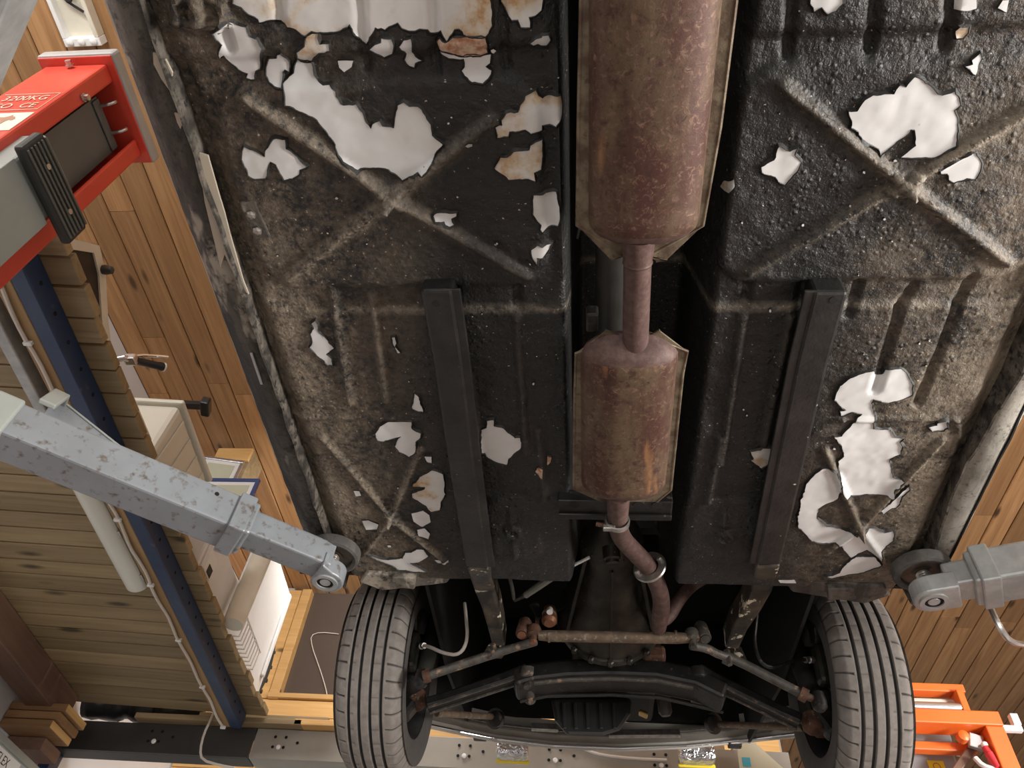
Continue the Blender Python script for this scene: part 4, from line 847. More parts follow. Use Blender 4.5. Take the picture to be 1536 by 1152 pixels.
def build_patches():
    lipv, lipf = [], []
    for k, (pp, m, off) in enumerate(PATCH):
        q = [K(*p) for p in pp]; out = []; small = len(pp) <= 6
        for a, b in zip(q, q[1:] + q[:1]):
            L = math.dist(a, b); n = max(1, int(L / .0045))
            for i in range(n):
                t = i / n; x = a[0] + (b[0] - a[0]) * t; y = a[1] + (b[1] - a[1]) * t
                nz = noise.noise_vector(Vector((x * 170, y * 170, k))) * .0016 + noise.noise_vector(Vector((x * 60, y * 60, k))) * .0022
                if small or i == 0: nz = nz * .4
                out.append((x + nz.x, y + nz.y))
        xs = [p[0] for p in out]; ys = [p[1] for p in out]; g = []
        st = .0055
        x = min(xs)
        while x < max(xs):
            y = min(ys)
            while y < max(ys):
                if inside(x, y, out): g.append((x, y))
                y += st
            x += st
        n = len(out)
        try: vv, ee, ff, *_ = delaunay_2d_cdt([Vector(p) for p in out + g], [(i, (i + 1) % n) for i in range(n)], [list(range(n))], 1, 1e-6)
        except Exception: continue
        X = np.array([p[0] for p in vv]); Y = np.array([p[1] for p in vv]); Z = ZF - depth(X, Y) - off
        mb = MB(); mb.add(list(zip(X, Y, Z)), [tuple(f) for f in ff])
        o = mb.build('bare_paint_patch' if m == 'bare_paint' else 'rusted_patch', M[m], PAN, smooth=True, angle=80, shell=True)
        bmx = bmesh.new(); bmx.from_mesh(o.data)
        for f in bmx.faces:
            f.normal_update()
            if f.normal.z > 0: f.normal_flip()
        bmx.to_mesh(o.data); bmx.free()
        # proud torn lip of underseal all around
        O = np.array(out); area2 = sum(out[i][0] * out[(i + 1) % n][1] - out[(i + 1) % n][0] * out[i][1] for i in range(n)); sg = 1 if area2 > 0 else -1
        T = np.roll(O, -1, 0) - np.roll(O, 1, 0); T /= np.maximum(np.linalg.norm(T, axis=1, keepdims=True), 1e-9); N = np.stack([T[:, 1], -T[:, 0]], 1) * sg
        wv = np.array([.0026 + .0022 * noise.noise(Vector((p[0] * 40, p[1] * 40, 5))) for p in out])[:, None]; hv = np.array([.0034 + .0026 * noise.noise(Vector((p[0] * 25, p[1] * 25, 9))) for p in out])
        if small: wv = wv * .35; hv = hv * .35
        rings = [(O - N * .0006, -.0006), (O + N * wv * .25, None), (O + N * wv * 1.7, .0004)]
        b0 = len(lipv)
        for pts_, hh in rings:
            zz = ZF - depth(pts_[:, 0], pts_[:, 1]) - ((hv + off * .5) if hh is None else (off + hh if hh < 0 else -.001))
            lipv += list(zip(pts_[:, 0], pts_[:, 1], zz))
        for r_ in range(2):
            for i in range(n):
                j = (i + 1) % n; lipf.append((b0 + r_ * n + i, b0 + r_ * n + j, b0 + r_ * n + n + j, b0 + r_ * n + n + i))
    mb = MB(); mb.add(lipv, lipf); o = mb.build('torn_underseal_edge', M['flake_edge'], PAN, smooth=True, angle=60, shell=True); o['kind'] = 'stuff'
build_patches()

def car_body():
    # ---- sills (closed sections with a wavy weld flange)
    for side, m in ((-1, 'sill'), (1, 'sill_pale')):
        def sx(o): return XC + side * o            # o = distance from the centre line
        prof = [(.700, 1.905), (.716, 1.893), (.742, 1.892), (.766, 1.905), (.777, 1.928), (.805, 2.02), (.826, 2.14), (.834, 2.3), (.80, 2.3), (.70, 2.1)]
        ys = np.concatenate([np.arange(-1.1, .2, .1), np.arange(.2, 1.66, .015)]); mb = MB(); n = len(prof)
        vs = []
        for y in ys:
            wv = .004 * noise.noise(Vector((y * 9, side * 3, 0))) + .002 * noise.noise(Vector((y * 30, side * 3, 2)))
            for o, z in prof: vs.append((sx(o + wv * (1 if o < .78 else 0)), y, z + wv * .5))
        fs = []
        for i in range(len(ys) - 1):
            for k in range(n): fs.append((i * n + k, i * n + (k + 1) % n, i * n + n + (k + 1) % n, i * n + n + k))
        fs += [tuple(range(n - 1, -1, -1)), tuple(range((len(ys) - 1) * n, len(ys) * n))]
        s = mb.add(vs, fs).build('sill', M[m], CAR, smooth=True, angle=40)
        # weld flange hanging along the sill
        vs, fs = [], []; k = 0
        for y in ys:
            w1 = .004 * noise.noise(Vector((y * 14, side * 7, 1))); w2 = .006 * noise.noise(Vector((y * 20, side * 5, 4)))
            if side > 0: w1 += .012 * math.sin(y * 9.0) * sstep(.6, 1.0, y)
            o = .697
            vs += [(sx(o - .003), y, 1.935), (sx(o - .003 + w1), y, 1.874 + w2), (sx(o + .001 + w1), y, 1.873 + w2), (sx(o + .004), y, 1.935)]
        for i in range(len(ys) - 1):
            for q in range(4): fs.append((i * 4 + q, i * 4 + (q + 1) % 4, i * 4 + 4 + (q + 1) % 4, i * 4 + 4 + q))
        fs += [(3, 2, 1, 0), tuple(len(vs) - 4 + q for q in range(4))]
        MB().add(vs, fs).build('weld_flange', M['flange_dirty'], s, smooth=True, angle=40)
        if side < 0:
            # beige bare spots and a bright trim strip on the left sill
            for pts in ([(231, 78), (250, 88), (260, 108), (257, 136), (244, 118), (232, 95)], [(263, 168), (275, 172), (277, 180), (272, 192), (267, 182)], [(300, 228), (313, 232), (330, 292), (338, 318), (346, 350), (366, 420), (374, 440), (362, 430), (345, 395), (338, 380), (332, 400), (325, 370), (308, 300), (303, 262)]):
                pz = [PZ(x, y, 1.889) for x, y in pts]; MB().prism([q_ - Vector((0, 0, .004)) for q_ in pz], (0, 0, .004)).build('bare_spot', MB_SPOT, s)
            MB().beam(PZ(377, 529, 1.888), PZ(393, 576, 1.888), .006, .004).build('trim_strip', M['silver'], s, bevel=.001)
        if side > 0:
            MB().sweep([(sx(.757 + .003 * noise.noise(Vector((y * 12, 3, 3)))), y, 1.8985) for y in np.arange(.7, 1.64, .03)], .0035, .006).build('seam', M['hole'], s)
        # jacking wedge at the front end of the sill
        j = [(.40, 1.60), (.63, 1.595), (.655, 1.63), (.60, 1.668), (.43, 1.655)]
        MB().prism([(sx(o), y, 1.898 if i in (0, 4) else 1.878) for i, (o, y) in enumerate(j)], (0, 0, .05)).build('jacking_point', M['sill'] , CAR, bevel=.006)
        MB().prism([(sx(o), y, 1.872) for o, y in ((.50, 1.600), (.56, 1.598), (.575, 1.64), (.51, 1.648))], (0, 0, .02)).build('jacking_pad', M['sill'], CAR, bevel=.004)
        # outer body side with wheel arch
        out = [(-1.15, 2.31), (-1.15, 2.0), (-.75, 2.0), *[(-.33 + .37 * math.cos(a), 2.06 + .37 * math.sin(a)) for a in [math.pi - math.pi * k / 14 for k in range(15)]], (.1, 2.02), (1.74, 2.02), (1.83, 2.08), *[(2.2 + .365 * math.cos(a), 2.10 + .365 * math.sin(a)) for a in [math.pi - math.pi * k / 16 for k in range(17)]], (2.60, 2.09), (2.86, 2.10), (2.92, 2.3), (2.90, 2.62), (1.5, 2.68), (-1.1, 2.62)]
        x = sx(.836); MB().prism([(x, y, z) for y, z in out], (-side * .012, 0, 0)).build('body_side', M['body_paint'], CAR)
        # inner wing
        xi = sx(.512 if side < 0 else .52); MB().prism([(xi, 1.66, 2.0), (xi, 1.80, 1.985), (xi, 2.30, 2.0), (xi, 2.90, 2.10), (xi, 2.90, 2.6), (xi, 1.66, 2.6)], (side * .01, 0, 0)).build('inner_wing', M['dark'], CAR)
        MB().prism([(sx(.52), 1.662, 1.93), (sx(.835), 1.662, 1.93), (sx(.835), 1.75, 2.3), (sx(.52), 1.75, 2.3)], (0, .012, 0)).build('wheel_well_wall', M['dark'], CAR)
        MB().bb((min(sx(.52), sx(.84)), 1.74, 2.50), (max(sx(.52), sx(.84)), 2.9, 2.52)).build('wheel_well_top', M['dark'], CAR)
    # bonnet, firewall, cabin
    MB().prism([(XC - .82, 1.5, 2.69), (XC + .82, 1.5, 2.69), (XC + .80, 2.9, 2.63), (XC - .80, 2.9, 2.63)], (0, 0, .03)).build('bonnet', M['body_paint'], CAR)
    MB().bb((XC - .82, 1.79, 2.60), (XC + .82, 2.90, 2.615)).build('bay_shade_plate', M['dark'], CAR)  # dark plate added below the bonnet so the engine bay stays in shade
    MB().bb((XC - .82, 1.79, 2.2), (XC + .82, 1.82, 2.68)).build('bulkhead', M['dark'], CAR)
    rf = [(-.95, 2.63), (-.70, 3.10), (-.4, 3.22), (.55, 3.24), (.85, 3.15), (1.45, 2.69)]
    cb = MB().prism([(XC - .72, y, z) for y, z in rf], (1.44, 0, 0)).build('cabin', M['body_paint'], CAR, bevel=.03)
    bk = MB().beam(PZ(372, 300, 1.893), PZ(396, 356, 1.893), .03, .012).build('sill_bracket', M['sill'], CAR, bevel=.003)
    for px, py in ((378, 321), (387, 345)): MB().lathe(PZ(px, py, 1.886), (0, 0, -1), [(.008, 0), (.008, .005), (.004, .008)], 6).build('bracket_nut', M['clamp'], bk)
    # ---- chassis rails
    for pts, ext, ang in (([(654, 436), (672, 545), (690, 680), (708, 800), (716, 852)], [(726, 885, 1.72), (736, 915, 1.80), (742, 940, 1.87), (748, 968, 1.98)], 0), ([(1247, 438), (1219, 545), (1187, 690), (1163, 800), (1152, 848)], [(1143, 885, 1.71), (1128, 915, 1.79), (1110, 943, 1.87), (1098, 972, 1.98)], 1)):
        p = [PZ(x, y, 1.853) + Vector((0, 0, .032)) for x, y in pts]; q = [p[-1]] + [PY(x, y, yy) + Vector((0, 0, .03)) for x, y, yy in ext]
        r = MB().sweep(p, .056, .064).build('chassis_rail', M['rail'], CAR, bevel=.006)
        MB().sweep(q, [.056, .052, .046, .042, .038], .064).build('rail_leg', M['rail_flaky'], r, bevel=.006)
        MB().lathe(PZ(655 if ang == 0 else 1250, 455 if ang == 0 else 450, 1.853) , (0, 0, -1), [(.0065, 0), (.0065, .001)], 14).build('drain_hole', M['hole'], r)
        fl = [v + Vector(((.031 if ang == 0 else -.031), 0, -.026)) for v in p]
        MB().sweep(fl, .022, .006).build('rail_flange', M['rail'], r, bevel=.002)
    # ---- front valance, slats and bumper lamps
    bp = [(640, 1085, 2.70), (690, 1096, 2.82), (745, 1107, 2.90), (830, 1117, 2.94), (930, 1121, 2.95), (1030, 1117, 2.94), (1110, 1109, 2.90), (1160, 1103, 2.82), (1200, 1098, 2.70)]
    P = [PY(*q) for q in bp]
    v = MB().sweep([q + Vector((0, -.02, .02)) for q in P], .055, .012).build('front_valance', M['grey_valance'], CAR, bevel=.003)
    MB().sweep([q + Vector((0, .012, .045)) for q in P], .008, .11).build('valance_skin', M['body_paint'], v, bevel=.002)
    MB().sweep([q + Vector((0, .004, -.002)) for q in P], .012, .010).build('bumper_edge', M['chrome'], v, bevel=.003)
    MB().sweep([q + Vector((0, -.052, .030)) for q in P[1:-1]], .006, .010).build('inner_lip', M['clamp'], v, bevel=.001)
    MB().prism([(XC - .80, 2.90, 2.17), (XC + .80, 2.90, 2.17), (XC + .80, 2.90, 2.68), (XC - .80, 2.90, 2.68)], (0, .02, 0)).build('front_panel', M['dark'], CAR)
    for x0, x1, ya, yb in ((797, 838, 1086, 1095), (913, 1020, 1098, 1104)):
        a = PY(x0, (ya + yb) / 2, 2.80); b = PY(x1, (ya + yb) / 2 + (2 if x0 < 900 else -1), 2.80)
        MB().beam(a, b, .02, .026).build('grille_slat', M['clamp'], CAR, bevel=.004)
    for px, py, wd in ((769, 1123, .125), (1045, 1129, .135)):
        c = PY(px, py, 2.99); c.z += .0
        L = MB().box(c, (wd, .075, .075)).build('driving_lamp', M['crumpled'], CAR, bevel=.016)
        MB().box(c + Vector((0, .036, -.034)), (wd + .004, .012, .014)).build('lens_rim', M['yellow'], L, bevel=.004)
        MB().beam(c + Vector((0, -.01, .045)), c + Vector((0, -.01, .09)), .02, .012, up=(0, 1, 0)).build('lamp_bracket', M['black_iron'], L, bevel=.002)
    for px, py in ((720, 1106), (1102, 1117)):
        c = PY(px, py, 2.93); MB().box(c, (.05, .03, .02)).build('bumper_iron', M['black_plastic'], CAR, bevel=.004)
MB_SPOT = mat('beige_primer', (.46, .40, .32), .5)
car_body()

def exhaust():
    def shell(name, outline_px, zc, drop, inset, y0, y1, yend0, yend1, e0, e1_, parent=CAR):
        # stamped half shells: flat seam flange plus bulged lower and upper halves
        pts = [PZ(x, y, zc) for x, y in outline_px]
        xs = [p.x for p in pts]; x0, x1 = min(xs) + inset, max(xs) - inset; cx = (x0 + x1) / 2; hw = (x1 - x0) / 2
        mb = MB(); NU, NV = 28, 40
        def bulge(ylo, yhi, sgn):
            vs = []
            for j in range(NV + 1):
                t = j / NV; y = ylo + (yhi - ylo) * t
                e = min(1, (y - ylo) / yend0 if yend0 else 1, (yhi - y) / yend1 if yend1 else 1); e = max(0, e)
                e1 = math.sin(e * math.pi / 2) ** .7; wv = hw * (.42 + .58 * math.sin(e * math.pi / 2) ** .9)
                for i in range(NU + 1):
                    u = -1 + 2 * i / NU; h = max(0, 1 - abs(u) ** 2.4) ** .55
                    bead = .0035 * math.exp(-((y - (yhi - yend1 - .012)) / .006) ** 2) + .0035 * math.exp(-((y - (ylo + yend0 + .012)) / .006) ** 2)
                    vs.append((cx + u * wv, y, zc + sgn * (drop * h * e1 + bead * h)))
            fs = [(j * (NU + 1) + i, j * (NU + 1) + i + 1, (j + 1) * (NU + 1) + i + 1, (j + 1) * (NU + 1) + i) for j in range(NV) for i in range(NU)]
            mb.add(vs, fs)
        bulge(y0 + e0, y1 - e1_, -1); bulge(y0 + e0, y1 - e1_, 1)
        o = mb.build(name, M['exhaust'], parent, smooth=True, angle=50)
        MB().prism([p + Vector((0, 0, -.0018)) for p in pts], (0, 0, .0036)).build('seam_flange', M['exhaust_seam'], o, bevel=.001)
        o.data.materials.append(M['pipe'])
        for p_ in o.data.polygons:
            if p_.center.y > y1 - e1_ - yend1 * .95 or (e0 and p_.center.y < y0 + e0 + yend0 * .95): p_.material_index = 1
        L_ = sorted([p for p in pts if p.x < cx], key=lambda p: p.y); R_ = sorted([p for p in pts if p.x > cx], key=lambda p: p.y)
        for Q in (L_, R_): MB().tube(Q, .0032, 8).build('rolled_edge', M['exhaust_seam'], o, smooth=True)
        return o, cx
    zc = 1.832
    ym = PZ(950, 388, zc).y
    m1, c1 = shell('rear_muffler', [(873, -70), (1106, -70), (1104, 0), (1080, 190), (1054, 338), (1000, 389), (984, 391), (972, 384), (934, 384), (916, 389), (866, 338), (868, 190), (872, 0)], zc, .050, .017, .18, ym, .03, .04, 0, .030)
    ya = PZ(950, 497, zc).y; yb = PZ(940, 752, zc).y
    m2, c2 = shell('front_muffler', [(864, 530), (908, 496), (935, 503), (972, 503), (990, 496), (1031, 527), (1024, 560), (1006, 735), (985, 752), (905, 752), (861, 733), (862, 600)], zc, .046, .015, ya, yb, .045, .03, .004, .030)
    MB().tube([(c1, .20, 1.832), (c1, -.3, 1.835), (c1 + .05, -.7, 1.85), (c1 + .25, -1.0, 1.86), (c1 + .3, -1.25, 1.86)], .0225, 20, 2).build('tail_pipe', M['pipe'], CAR, smooth=True)
    pz = 1.822
    a = PZ(957, 372, pz); b = PZ(953, 515, pz)
    pp = MB().tube([a + Vector((0, -.02, 0)), a, a.lerp(b, .15), b, b + Vector((0, .055, .002))], [.027, .0255, .0225, .0225, .026], 24).build('connecting_pipe', M['pipe'], CAR, smooth=True)
    MB().lathe(a.lerp(b, .12), (b - a), [(.0225, 0), (.0245, .003), (.0225, .007)], 24).build('weld_bead', M['pipe'], pp, smooth=True)
    # down pipe with bends
    path = [PZ(928, 742, 1.815), PZ(926, 778, 1.818), PY(930, 805, 1.44), PY(952, 828, 1.52), PY(972, 848, 1.58), PY(988, 880, 1.67), PY(993, 905, 1.74), PY(990, 925, 1.80), PY(988, 942, 1.86)]
    dp = MB().tube(path, [.024, .022, .022, .0225, .0225, .022, .022, .023, .020], 22, 2).build('down_pipe', M['pipe'], CAR, smooth=True)
    MB().tube([PY(990, 935, 1.84), PY(1004, 925, 1.84), PY(1018, 900, 1.83), PY(1035, 880, 1.86), PY(1052, 870, 1.92)], [.014, .018, .017, .017, .017], 18, 2).build('branch_pipe', M['pipe'], dp, smooth=True)
    c0 = PY(974, 850, 1.585); dr = (path[5] - path[3]).normalized()
    fg = MB().lathe(c0 - dr * .002, dr, [(.024, 0), (.041, 0), (.043, .004), (.041, .009), (.024, .009)], 30, True).build('pipe_flange', M['clamp'], dp, smooth=True)
    e1 = dr.orthogonal().normalized()
    e2 = Vector((1, 0, .35)); e2 = (e2 - dr * e2.dot(dr)).normalized()
    for sg_ in (-1, 1):
        MB().lathe(c0 + e2 * sg_ * .031, -dr, [(.008, -.01), (.008, .012), (.005, .014)], 6).build('flange_bolt', M['clamp'], dp)
    c = PZ(926, 782, 1.818)
    cl = MB().lathe(c + Vector((0, -.006, 0)), (-.05, 1, 0), [(.0235, 0), (.027, .001), (.027, .011), (.0235, .012)], 30, True).build('pipe_clamp', M['clamp'], CAR, smooth=True)
    MB().box(c + Vector((-.018, .0, -.018)), (.026, .012, .012)).build('clamp_lug', M['clamp'], cl, bevel=.002)
    MB().tube([c + Vector((-.045, 0, -.008)), c + Vector((-.01, 0, -.016))], .005, 8).build('clamp_bolt', M['rust_joint'], cl, smooth=True)
    # heat hanger lug at the rear left of the rear muffler
    MB().box(PZ(888, 478, 1.87), (.022, .04, .03)).build('exhaust_hanger', M['black_iron'], CAR, bevel=.004)
exhaust()

def running_gear():
    # propeller shaft in the tunnel, rear support, gearbox
    sh = PZ(918, 450, 1.955)
    MB().tube([(sh.x, -.9, 1.98), (sh.x, .3, 1.97), (sh.x + .005, 1.32, 1.945)], .034, 20).build('propeller_shaft', M['shaft'], CAR, smooth=True)
    a = PZ(850, 752, 1.865); b = PZ(995, 762, 1.865)
    y0, y1 = a.y - .0, PZ(920, 777, 1.865).y
    s = MB().bb((a.x - .02, y0, 1.866), (b.x + .02, y1, 1.90)).bb((a.x - .02, (y0 + y1) / 2 + .01, 1.858), (b.x + .02, y1, 1.866)).build('gearbox_crossmember', M['black_iron'], CAR, bevel=.003)
    for px, py in ((862, 757), (958, 757), (985, 758)):
        MB().lathe(PZ(px, py, 1.866), (0, 0, -1), [(.011, 0), (.011, .0012)], 14).build('slot', M['hole'], s)
    cx = .079; cz = 2.062
    g = MB().lathe((cx - .012, 1.30, cz), (0, 1, 0), [(.030, 0), (.038, .02), (.042, .16), (.055, .28), (.082, .36), (.086, .372), (.086, .39), (.080, .395), (.083, .50), (.098, .57), (.130, .64), (.148, .69), (.152, .72), (.158, .722), (.158, .745), (.12, .75)], 40).build('gearbox', M['gearbox'], CAR, smooth=True, angle=30)
    MB().beam((cx - .012, 1.69, cz - .088), (cx - .012, 2.03, cz - .150), .006, .012).build('casting_rib', M['gearbox'], g, bevel=.002)
    for sx_ in (-1, 1):
        MB().beam((cx - .012 + sx_ * .07, 1.68, cz - .055), (cx - .012 + sx_ * .13, 2.03, cz - .085), .010, .014).build('casting_rib', M['gearbox'], g, bevel=.002)
    for k in range(9):
        an = math.pi + math.pi * (k + .5) / 9
        MB().lathe((cx - .012 + .075 * math.cos(an), 1.665, cz + .075 * math.sin(an)), (0, -1, 0), [(.009, 0), (.009, .008), (.005, .012)], 6).build('cover_bolt', M['gearbox'], g)
        MB().lathe((cx - .012 + .160 * math.cos(an), 2.022, cz + .160 * math.sin(an)), (0, -1, 0), [(.010, -.01), (.010, .006), (.006, .01)], 6).build('housing_bolt', M['gearbox'], g)
    sw = PY(918, 838, 1.60); MB().lathe(sw, (.1, .35, -1), [(.022, -.03), (.022, 0), (.017, .004), (.017, .012), (.010, .014)], 16).build('reverse_switch', M['gearbox'], g, smooth=True, angle=30)
    # shift / clutch linkage left of the gearbox
    l0 = PY(884, 836, 1.60); l1 = PY(836, 860, 1.66); l2 = PY(788, 893, 1.74); l3 = PY(772, 900, 1.77)
    MB().tube([l0, l1], .0042, 8).build('cable_inner', M['label_white'], CAR, smooth=True)
    MB().tube([l1, l1.lerp(l2, .5), l2], [.010, .010, .009], 10).build('cable_sleeve', M['rubber_top'], CAR, smooth=True)
    MB().tube([l2, l3], .006, 8).build('cable_end', M['black_iron'], CAR, smooth=True)
    MB().tube([PY(762, 856, 1.66), PY(768, 880, 1.71), PY(771, 898, 1.76)], .005, 8).build('bracket_rod', M['shaft'], CAR, smooth=True)
    MB().tube([PY(812, 862, 1.63), PY(775, 853, 1.62), PY(840, 845, 1.60), PY(856, 815, 1.56), PY(856, 770, 1.46)][1:], .005, 8, 2).build('fuel_line', M['black_iron'], CAR, smooth=True)
    MB().beam(PY(766, 856, 1.63), PY(838, 858, 1.62), .02, .012).build('pedal_bracket', M['black_iron'], CAR, bevel=.002)
    f = PY(824, 935, 1.93); MB().lathe(f + Vector((0, 0, .03)), (0, -.3, -1), [(.018, -.02), (.022, .01), (.022, .03), (.014, .04)], 18).build('oil_filter_boss', M['copper'], CAR, smooth=True)
    MB().lathe(PY(824, 921, 1.92), (0, -.3, -1), [(.0, 0), (.021, 0), (.021, .004), (.018, .004)][1:], 18).build('filler_ring', M['clamp'], CAR, smooth=True)
    MB().lathe(PY(825, 912, 1.90), (0, -.4, -1), [(.006, 0), (.009, .005), (.009, .02)], 10).build('grease_cap', M['label_white'], CAR, smooth=True)
    MB().beam(PY(806, 905, 1.93), PY(806, 950, 1.97), .012, .012).build('steering_arm', M['rust_joint'], CAR, bevel=.002)
    MB().sweep([PY(800, 918, 1.93), PY(840, 902, 1.95), PY(880, 880, 1.97)], .01, .05).build('engine_bracket', M['dark'], CAR, bevel=.003)
    # steering linkage
    Y = 1.885
    q = lambda x, y, d=0: PY(x, y, Y + d)
    cl = MB().tube([q(808, 953), q(826, 954), q(1015, 957), q(1034, 957)], [.013, .0155, .0155, .013], 14).build('center_link', M['rust_rod'], CAR, smooth=True)
    for x in (822, 1012): MB().lathe(q(x, 954.5), q(1015, 957) - q(826, 954), [(.0165, 0), (.0165, .006)], 14).build('link_collar', M['rust_rod'], cl, smooth=True)
    for (x, y, m) in ((801, 950, 'copper'), (1038, 956, 'grey_rod')):
        b = MB().lathe(q(x, y) + Vector((0, 0, .02)), (0, -.1, -1), [(.016, 0), (.020, .01), (.018, .028), (.009, .032), (.008, .045)], 18).build('ball_joint', M['rust_joint' if m == 'copper' else 'grey_rod'], CAR, smooth=True, angle=40)
        MB().lathe(q(x, y) + Vector((0, -.006, -.026)), (0, -.1, -1), [(.009, 0), (.009, .009)], 6).build('castle_nut', M[m], b)
    for x, y, x2, y2, m in ((783, 951, 789, 930, 'copper'), (1057, 957, 1050, 938, 'grey_rod')):
        o = MB().lathe(q(x, y), q(x2, y2, .02) - q(x, y), [(.010, -.002), (.016, -.004), (.0185, 0), (.0185, .05), (.012, .06)], 20).build('idler_boss', M['rust_joint' if m == 'copper' else 'grey_rod'], CAR, smooth=True, angle=40)
        MB().lathe(q(x, y), q(x, y) - q(x2, y2, .02), [(.012, .004), (.012, .006)], 16).build('boss_plug', M[m], o, smooth=True)
    for pts, clx, endp, in_ in (([(803, 962), (790, 966), (770, 972), (752, 977), (640, 1014)], (746, 976), (632, 1018), -1), ([(1036, 968), (1060, 972), (1080, 983), (1095, 985), (1205, 1042)], (1086, 985), (1228, 1052), 1)):
        p = [q(x, y, i * .015) for i, (x, y) in enumerate(pts)]
        t = MB().tube(p, [.012, .012, .011, .0125, .0125], 14, 1).build('tie_rod', M['grey_rod'], CAR, smooth=True)
        c = q(*clx, .05); d = (p[-1] - p[-2]).normalized()
        k1 = MB().lathe(c, d, [(.013, 0), (.018, .001), (.018, .022), (.013, .023)], 16, True).build('rod_clamp', M['grey_rod'], t, smooth=True)
        MB().tube([c + d * .011 + Vector((0, -.012, .016)), c + d * .011 + Vector((0, -.018, -.028))], .0065, 8).build('clamp_bolt', M['grey_rod'], t, smooth=True)
        c2 = p[-1] - d * .01; MB().lathe(c2, d, [(.012, 0), (.018, .001), (.018, .02), (.012, .021)], 16, True).build('rod_clamp', M['rust_joint'], t, smooth=True)
        MB().tube([p[-1], q(*endp, .07)], .010, 12).build('rod_end', M['rust_joint'], t, smooth=True)
        MB().lathe(q(*endp, .07) + Vector((0, 0, -.018)), (0, 0, 1), [(.010, -.008), (.018, 0), (.020, .015), (.016, .04)], 16).build('end_joint', M['black_iron'], t, smooth=True)
    # front crossmember (pressed, arched) with lips
    Yc = 2.11; r = lambda x, y, d=0: PY(x, y, Yc + d)
    arc = [(770, 1042), (800, 1034), (850, 1029), (915, 1027), (985, 1030), (1045, 1042), (1090, 1062)]
    p = [r(x, y, .03) for x, y in arc]
    cm = MB().sweep([v + Vector((0, 0, .03)) for v in p], [.10, .105, .11, .11, .11, .105, .09], .055).build('front_crossmember', M['black_iron'], CAR, bevel=.010)
    MB().sweep([r(x, y, -.03) for x, y in [(800, 1025), (850, 1020), (915, 1018), (985, 1021), (1040, 1032)]], .012, .008).build('crossmember_lip', M['grey_rod'], cm, bevel=.002)
    MB().sweep([r(x, y, .08) for x, y in [(780, 1052), (820, 1044), (915, 1042), (990, 1046), (1060, 1062), (1085, 1068)]], .012, .008).build('crossmember_lip', M['black_iron'], cm, bevel=.002)
    # lower control arms
    for inn, out_, bj, sgn in (((792, 1008), (640, 1058), (622, 1062), -1), ((1045, 1008), (1200, 1082), (1222, 1098), 1)):
        a = r(*inn); b = r(*out_, .04); d = (b - a).normalized()
        ar = MB().sweep([a, a.lerp(b, .12), a.lerp(b, .25), a.lerp(b, .8), b], [.055, .045, .040, .036, .046], [.034, .032, .03, .03, .03]).build('control_arm', M['black_iron'], CAR, bevel=.006)
        for s_ in (-.018, .018):
            MB().sweep([a.lerp(b, .12) + Vector((0, s_, -.018)), a.lerp(b, .97) + Vector((0, s_, -.018))], .005, .008).build('arm_edge', M['grey_rod'], ar, bevel=.001)
        MB().lathe(a + Vector((0, 0, -.022)), (0, -.25, -1), [(.034, -.02), (.030, 0), (.026, .008), (.016, .010), (.016, .018), (.010, .020), (.009, .032)], 24).build('arm_bush', M['grey_rod' if sgn < 0 else 'black_iron'], ar, smooth=True, angle=35)
        MB().tube([a + Vector((0, .02, -.02)), a + Vector((0.004, .10, -.035))], .017, 14).build('pivot_bolt', M['grey_rod'], ar, smooth=True)
        jb = r(*bj, .07)
        j = MB().lathe(jb + Vector((0, 0, .02)), (0, -.1, -1), [(.026, -.03), (.030, -.01), (.030, .01), (.022, .020), (.012, .024)], 22).build('lower_ball_joint', M['rust_joint'], CAR, smooth=True, angle=40)
        MB().box(jb + Vector((sgn * .030, .01, .012)), (.05, .055, .03)).build('joint_lug', M['rust_joint'], j, bevel=.010)
    # strut rods to the front
    for a, b, rb in (((655, 1070), (742, 1075), (742, 1078)), ((1205, 1092), (1075, 1086), (1072, 1085))):
        p0 = PY(*a, 2.22); p1 = PY(*b, 2.52); t = MB().tube([p0, p1], .010, 12).build('strut_rod', M['rust_rod'], CAR, smooth=True)
        MB().lathe(PY(*rb, 2.50), (p1 - p0), [(.012, 0), (.026, .004), (.026, .022), (.014, .026)], 20).build('rod_bush', M['black_iron'], t, smooth=True)
        MB().lathe(PY(*rb, 2.53), (p1 - p0), [(.012, 0), (.034, .002), (.034, .008)], 20).build('bush_cup', M['grey_rod'], t, smooth=True)
    # brackets hanging beside the rails
    for pts in ([(722, 985), (733, 965), (750, 957), (762, 972), (752, 985)], [(1085, 975), (1100, 965), (1112, 970), (1122, 992), (1100, 985)]):
        MB().prism([PY(x, y, 2.03) for x, y in pts], (0, .012, 0)).build('rail_bracket', M['rail_flaky'], CAR, bevel=.002)
    # oil pan with flutes
    op = [PY(x, y, 2.36) for x, y in ((826, 1048), (948, 1048), (946, 1072), (930, 1096), (905, 1104), (850, 1103), (832, 1082))]
    o = MB().prism(op, (0, .30, .165)).build('oil_pan', M['oilpan'], CAR, bevel=.012)
    for px in (845, 862, 880, 900, 920):
        a = PY(px, 1054, 2.358); b = PY(px + 2, 1094, 2.358); MB().beam(a, b, .012, .008, up=(0, -1, 0)).build('flute', M['oilpan'], o, bevel=.003)
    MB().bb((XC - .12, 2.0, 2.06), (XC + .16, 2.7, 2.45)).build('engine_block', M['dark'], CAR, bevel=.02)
    MB().lathe(PY(998, 1068, 2.4), (.1, .2, -1), [(.022, -.06), (.022, 0), (.014, .012)], 16).build('engine_mount', M['shaft'], CAR, smooth=True)
    mt = PY(980, 982, 2.09); MB().box(mt, (.07, .04, .045)).build('mount_plate', M['rust_joint'], CAR, bevel=.010)
